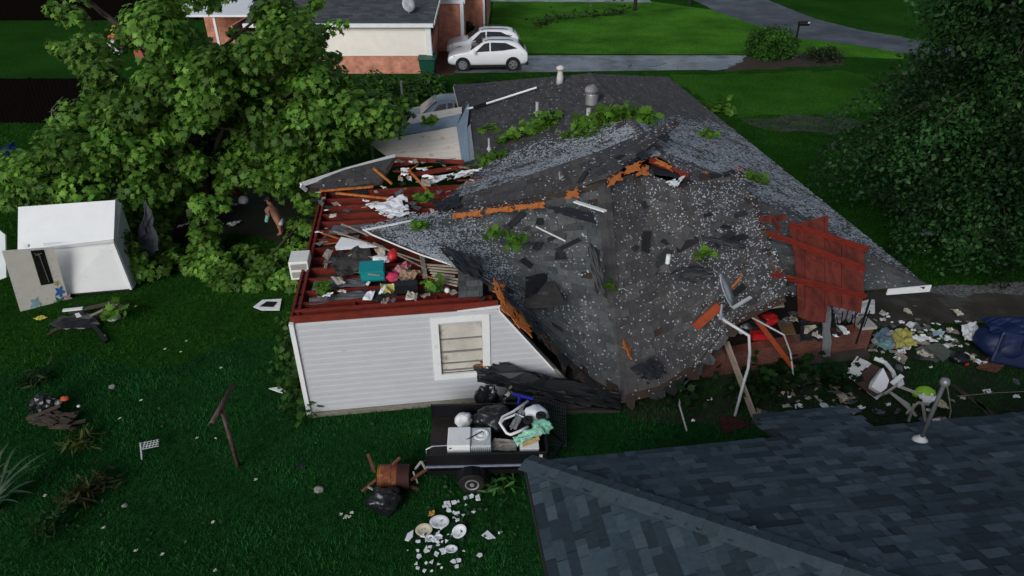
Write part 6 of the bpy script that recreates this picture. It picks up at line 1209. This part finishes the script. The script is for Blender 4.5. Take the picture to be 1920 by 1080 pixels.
# long leaved plant in the lower left
c=P(-25,960); t=empty('strap_leaf_plant',c,'clump of long pale strap leaves at the lower left edge','plant'); STR=M('strap_leaf',(.022,.058,.026),.55,.25,8,c2=(.085,.10,.055),c2t=.58,c2s=5)
r=random.Random(41); tips=[(22,822,.9),(33,835,.8),(88,848,.75),(60,852,.7),(50,858,.6),(10,868,.8),(82,870,.55),(55,885,.5),(70,900,.35),(38,905,.4),(62,925,.3),(20,930,.4),(40,945,.25),(5,840,.9),(25,880,.7),(58,872,.7)]
for i,(a,b_,z) in enumerate(tips):
    q0=c+np.array([r.uniform(-.15,.2),r.uniform(-.15,.2),.0]); q2=P(a,b_,z); q1=(q0+q2)/2+Z*.35; d=q2-q0; sd=np.cross(d,Z); sd/=np.linalg.norm(sd); wv=r.uniform(.018,.04); m=MB(); vs=[]; n=9
    for k in range(n+1):
        s=k/n; p=q0*(1-s)**2+2*q1*s*(1-s)+q2*s*s; w2=wv*(.5+1.1*s)*(1-s**3)+.003; vs+=[p-sd*w2,p+Z*-.012,p+sd*w2]
    m.add(vs,[(3*k+j,3*k+j+1,3*k+j+4,3*k+j+3) for k in range(n) for j in(0,1)]); m.build('strap_leaf',STR,t,smooth=True)
for i,(a,c,n,l,pl) in enumerate(((152,830,120,'yellowish tuft of long grass just below the board pile',[(.04,.075,.012),(.13,.17,.04)]),(150,935,130,'brown dead tuft of long grass low in the left yard',[(.03,.04,.012),(.10,.085,.03)]),(95,990,120,'dark green weed tuft at the lower left of the yard',[(.012,.05,.012),(.035,.10,.025)]),(190,910,70,'small brownish grass tuft right of the strap leaf plant',[(.03,.035,.012),(.08,.08,.03)]),(930,905,150,'leafy weed patch between trailer wheel and near roof',[(.02,.08,.014),(.07,.19,.04)]),(70,715,110,'dark weed tuft left above the board pile',[(.010,.03,.008),(.03,.06,.016)]))):
    branch([P(a-10,c+5),P(a+10,c-5,.12)],n,.24,.16,l,300+i,name='grass_tuft',pal=pl,shape=LNARROW,up=.2)
# by the shed
deb(crumple(PZ([(62,598),(78,592),(90,596),(72,601)],.06),6,.06,151),'yellow_glove',M('yellow_rubber',(.50,.42,.06),.6,.1,6),'yellow rubber glove on the grass below the shed door','glove')
m=MB(); m.lathe(P(214,596,.05),[(.01,.03),(.15,.025),(.17,.01),(.17,0),(.14,-.01)],22); deb(m,'round_lid',M('grey_lid',(.40,.43,.43),.5,.1,5),'round pale grey lid on the grass right of the shed boards','lid',smooth=True)  # round lid lying loose, no bucket
for i,(a,b_,w2,mt,l) in enumerate((((130,585,.15),(225,565,.25),.14,WOODD,'topmost dark plank jutting from under the shed'),((95,622,.03),(215,575,.2),.12,WOODD,'long dark plank slanting below the shed'),((140,570,.2),(200,640,.05),.09,BLACKM,'black beam crossing the planks under the shed'),((90,628,.03),(140,600,.08),.06,WOODD,'thin dark stick at the left of the plank heap'),((118,582,.22),(155,578,.22),.10,WHITE,'white painted plank end under the shed door'),((150,602,.12),(220,570,.2),.1,WOODG,'grey plank in the heap below the shed'))): deb(MB().bar(P(*a),P(*b_),w2,.04),'shed_plank',mt,l,'plank')
deb(blob(P(145,608,.02),(.60,.32,.10),.4,153),'black_tarp_heap',BAGB,'black plastic heap under the planks by the shed','tarp')
deb(MB().slab(PZ([(140,588),(148,586),(152,592),(143,594)],.25),.03,Z),'white_tag',WHITE,'small white scrap on the planks below the shed','scrap'); deb(blob(P(194,632),(.07,.05,.04),.3,154),'white_scrap',WHITE,'small white scrap right of the plank heap','scrap')
m=crumple([P(250,470,.9),P(285,380,2.0),P(300,470,.7),P(262,500,.2)],10,.25,155,.02); deb(m,'grey_tarp',M('slate_tarp',(.045,.055,.068),.5,.2,4),'slate grey tarp hanging from the branches right of the shed','tarp')
deb(blob(P(275,455,.3),(.10,.08,.10),.3,156),'blue_jug',M('bright_blue_plastic',(.01,.05,.45)),'small bright blue plastic piece under the grey tarp','jug')
deb(crumple([P(-30,300,.6),P(20,268,.6),P(38,285,.3),P(0,310,.2)],10,.25,157,.02),'blue_tarp',M('blue_tarp',(.012,.035,.14),.5,.2,4),'dark blue tarp at the left edge below the dark fence','tarp')
sw=empty('garden_swing',P(98,262),'thin grey metal frame of a swing before the dark fence','frame')
for a,b_ in(((98,263,0),(97,205,1.3)),((123,250,0),(99,206,1.3)),((97,205,1.3),(118,182,1.35))): MB().tube([P(*a),P(*b_)],.03,6).build('frame_tube',M('frame_grey',(.12,.11,.10),.6),sw)
# under the tree
for i,(a,c,s,z,l) in enumerate(((362,385,.16,.5,'upper white plastic tub under the fallen tree'),(360,402,.16,.3,'lower left white plastic bag under the fallen tree'),(372,396,.15,.35,'lower right white plastic bag under the fallen tree'),(458,381,.17,.35,'round white pot on the mud left of the person'))): deb(blob(P(a,c,z-.15),(s,s*.9,s*.9),.15,160+i),'white_tub',WHITE,l,'tub',smooth=True)
for i,(a,c) in enumerate(((400,419),(412,424),(434,420),(445,418),(443,385),(350,422),(437,423),(340,425))): deb(crumple([P(a,c,.04)+np.array(q_) for q_ in((-.13,-.06,0),(.10,-.08,.04),(.13,.07,.05),(-.1,.09,0))],5,.05,170+i,.01,notch=.12),'pale_scrap',DRYW,'white scrap lying on the mud under the fallen tree','scrap','white scraps under the tree')
deb(blob(P(444,366,.2),(.25,.2,.16),.2,180),'terracotta_pot',M('terracotta',(.22,.06,.03),.8,.2,6),'red brown pot in the shade behind the round white pot','pot',smooth=True)
for a,c,cc,l in((218,92,(.55,.12,.03),'orange plastic toy on the far lawn behind the tree'),(225,70,(.55,.40,.05),'yellow plastic toy on the far lawn behind the tree'),(270,108,(.40,.10,.06),'red brown box on the far lawn behind the tree'),(216,102,(.6,.6,.6),'white plastic toy on the far lawn behind the tree')): p=P(a,c); deb(MB().box(p+Z*.3,(.8,.5,.5)).box(p+Z*.7,(.5,.4,.3)),'garden_toy',M('toy_%d_%d'%(a,c),cc,.5,.1,4),l,'toy')
# ---------------------------------------------------------------- the person
pe=empty('person',P(526,441),'bare backed person in pale shorts bending forward under the tree, holding a pale green thing','person')
SK=M('skin',(.36,.17,.12),.55,.08,8); Yp=P(526,441)[1]
J=lambda a,c,dy=0:PY(a,c,Yp+dy)
hip=J(524,411); che=J(510,392,.02); nk=J(506,381,-.02); hd=J(502,374,-.05)
def skin(name,mat,verts,edges,rad,parent,lv=2,root=0):
    me=bpy.data.meshes.new(name); o_=np.array(parent['org']); me.from_pydata([tuple(np.array(v)-o_) for v in verts],edges,[]); me.materials.append(mat); o=bpy.data.objects.new(name,me); col.objects.link(o); o.parent=parent; o['org']=[float(x) for x in o_]
    sk=o.modifiers.new('skin','SKIN'); sk.use_smooth_shade=True
    for i,r_ in enumerate(rad): d=me.skin_vertices[0].data[i]; d.radius=(r_ if hasattr(r_,'__len__') else (r_,r_)); d.use_root=(i==root)
    sb=o.modifiers.new('sub','SUBSURF'); sb.levels=lv; sb.render_levels=lv; return o
vs=[hip,(hip+che)/2,che,nk,hd]; rd=[(.16,.13),(.145,.12),(.18,.13),.065,.095]; ed=[(0,1),(1,2),(2,3),(3,4)]
def add_(p,r_,par): vs.append(p); rd.append(r_); ed.append((par,len(vs)-1)); return len(vs)-1
hands=[]
for dy,s in((-.20,0),(.2,1)):
    sh_=add_(che+np.array([-.02,dy,.08]),.062,2); el=add_(J(502-4*s,394,dy*1.1),.047,sh_); wr=add_(J(505-2*s,403,dy*.9),.033,el); pm=add_(J(504-2*s,406,dy*.85),.038,wr); hands.append(vs[pm])
    for k in range(4):
        b0=vs[pm]+np.array([-.03,(-.033+.022*k),-.05]); f1=add_(b0,.011,pm); f2=add_(b0+np.array([-.02,0,-.04-.006*(k in(1,2))]),.009,f1)
    th=add_(vs[pm]+np.array([-.05,.03 if s else -.03,-.01]),.011,pm)
    th_=add_(vs[hipi] if False else hip+np.array([.0,dy*.5,-.12]),.105,0); kn=add_(J(524+3*s,426,dy*.6),.065,th_); an=add_(J(527+2*s,438,dy*.6),.042,kn); add_(vs[an]+np.array([.0,0,-.04]),.045,an); add_(vs[an]+np.array([-.14,0,-.06]),.04,an)
skin('body',SK,vs,ed,rd,pe)
skin('shorts',M('pale_shorts',(.55,.56,.55),.85,.12,8),[hip+Z*.05,hip-Z*.05,hip+np.array([0,-.11,-.22]),hip+np.array([0,.11,-.22])],[(0,1),(1,2),(1,3)],[(.17,.145),(.18,.15),.125,.125],pe)
m=blob(hd+np.array([.03,0,.025]),(.105,.095,.10),.06,3,3,False); m.build('hair',M('dark_hair',(.012,.009,.008),.7,.3,12),pe,smooth=True)
for dy in(-.035,.035): blob(hd+np.array([-.088,dy,.01]),(.014,.014,.01),0,1,2,False).build('eye',BLACKM,pe)
blob(hd+np.array([-.10,0,-.02]),(.022,.016,.022),0,1,2,False).build('nose',SK,pe); blob(hd+np.array([-.088,0,-.055]),(.012,.028,.008),0,1,2,False).build('mouth',M('lips',(.25,.09,.07)),pe)
for dy in(-.095,.095): blob(hd+np.array([.01,dy,0]),(.025,.012,.035),0,1,2,False).build('ear',SK,pe)
m=MB(); hh=hands[0]+np.array([-.05,-.02,-.06]); m.tube([hh+np.array([-.05,0,-.10]),hh+np.array([.03,0,.12])],.055,12); deb(m,'green_bottle',M('mint_plastic',(.28,.60,.50),.4,.1,5),"pale mint bottle held in the bending person's hand",'bottle')
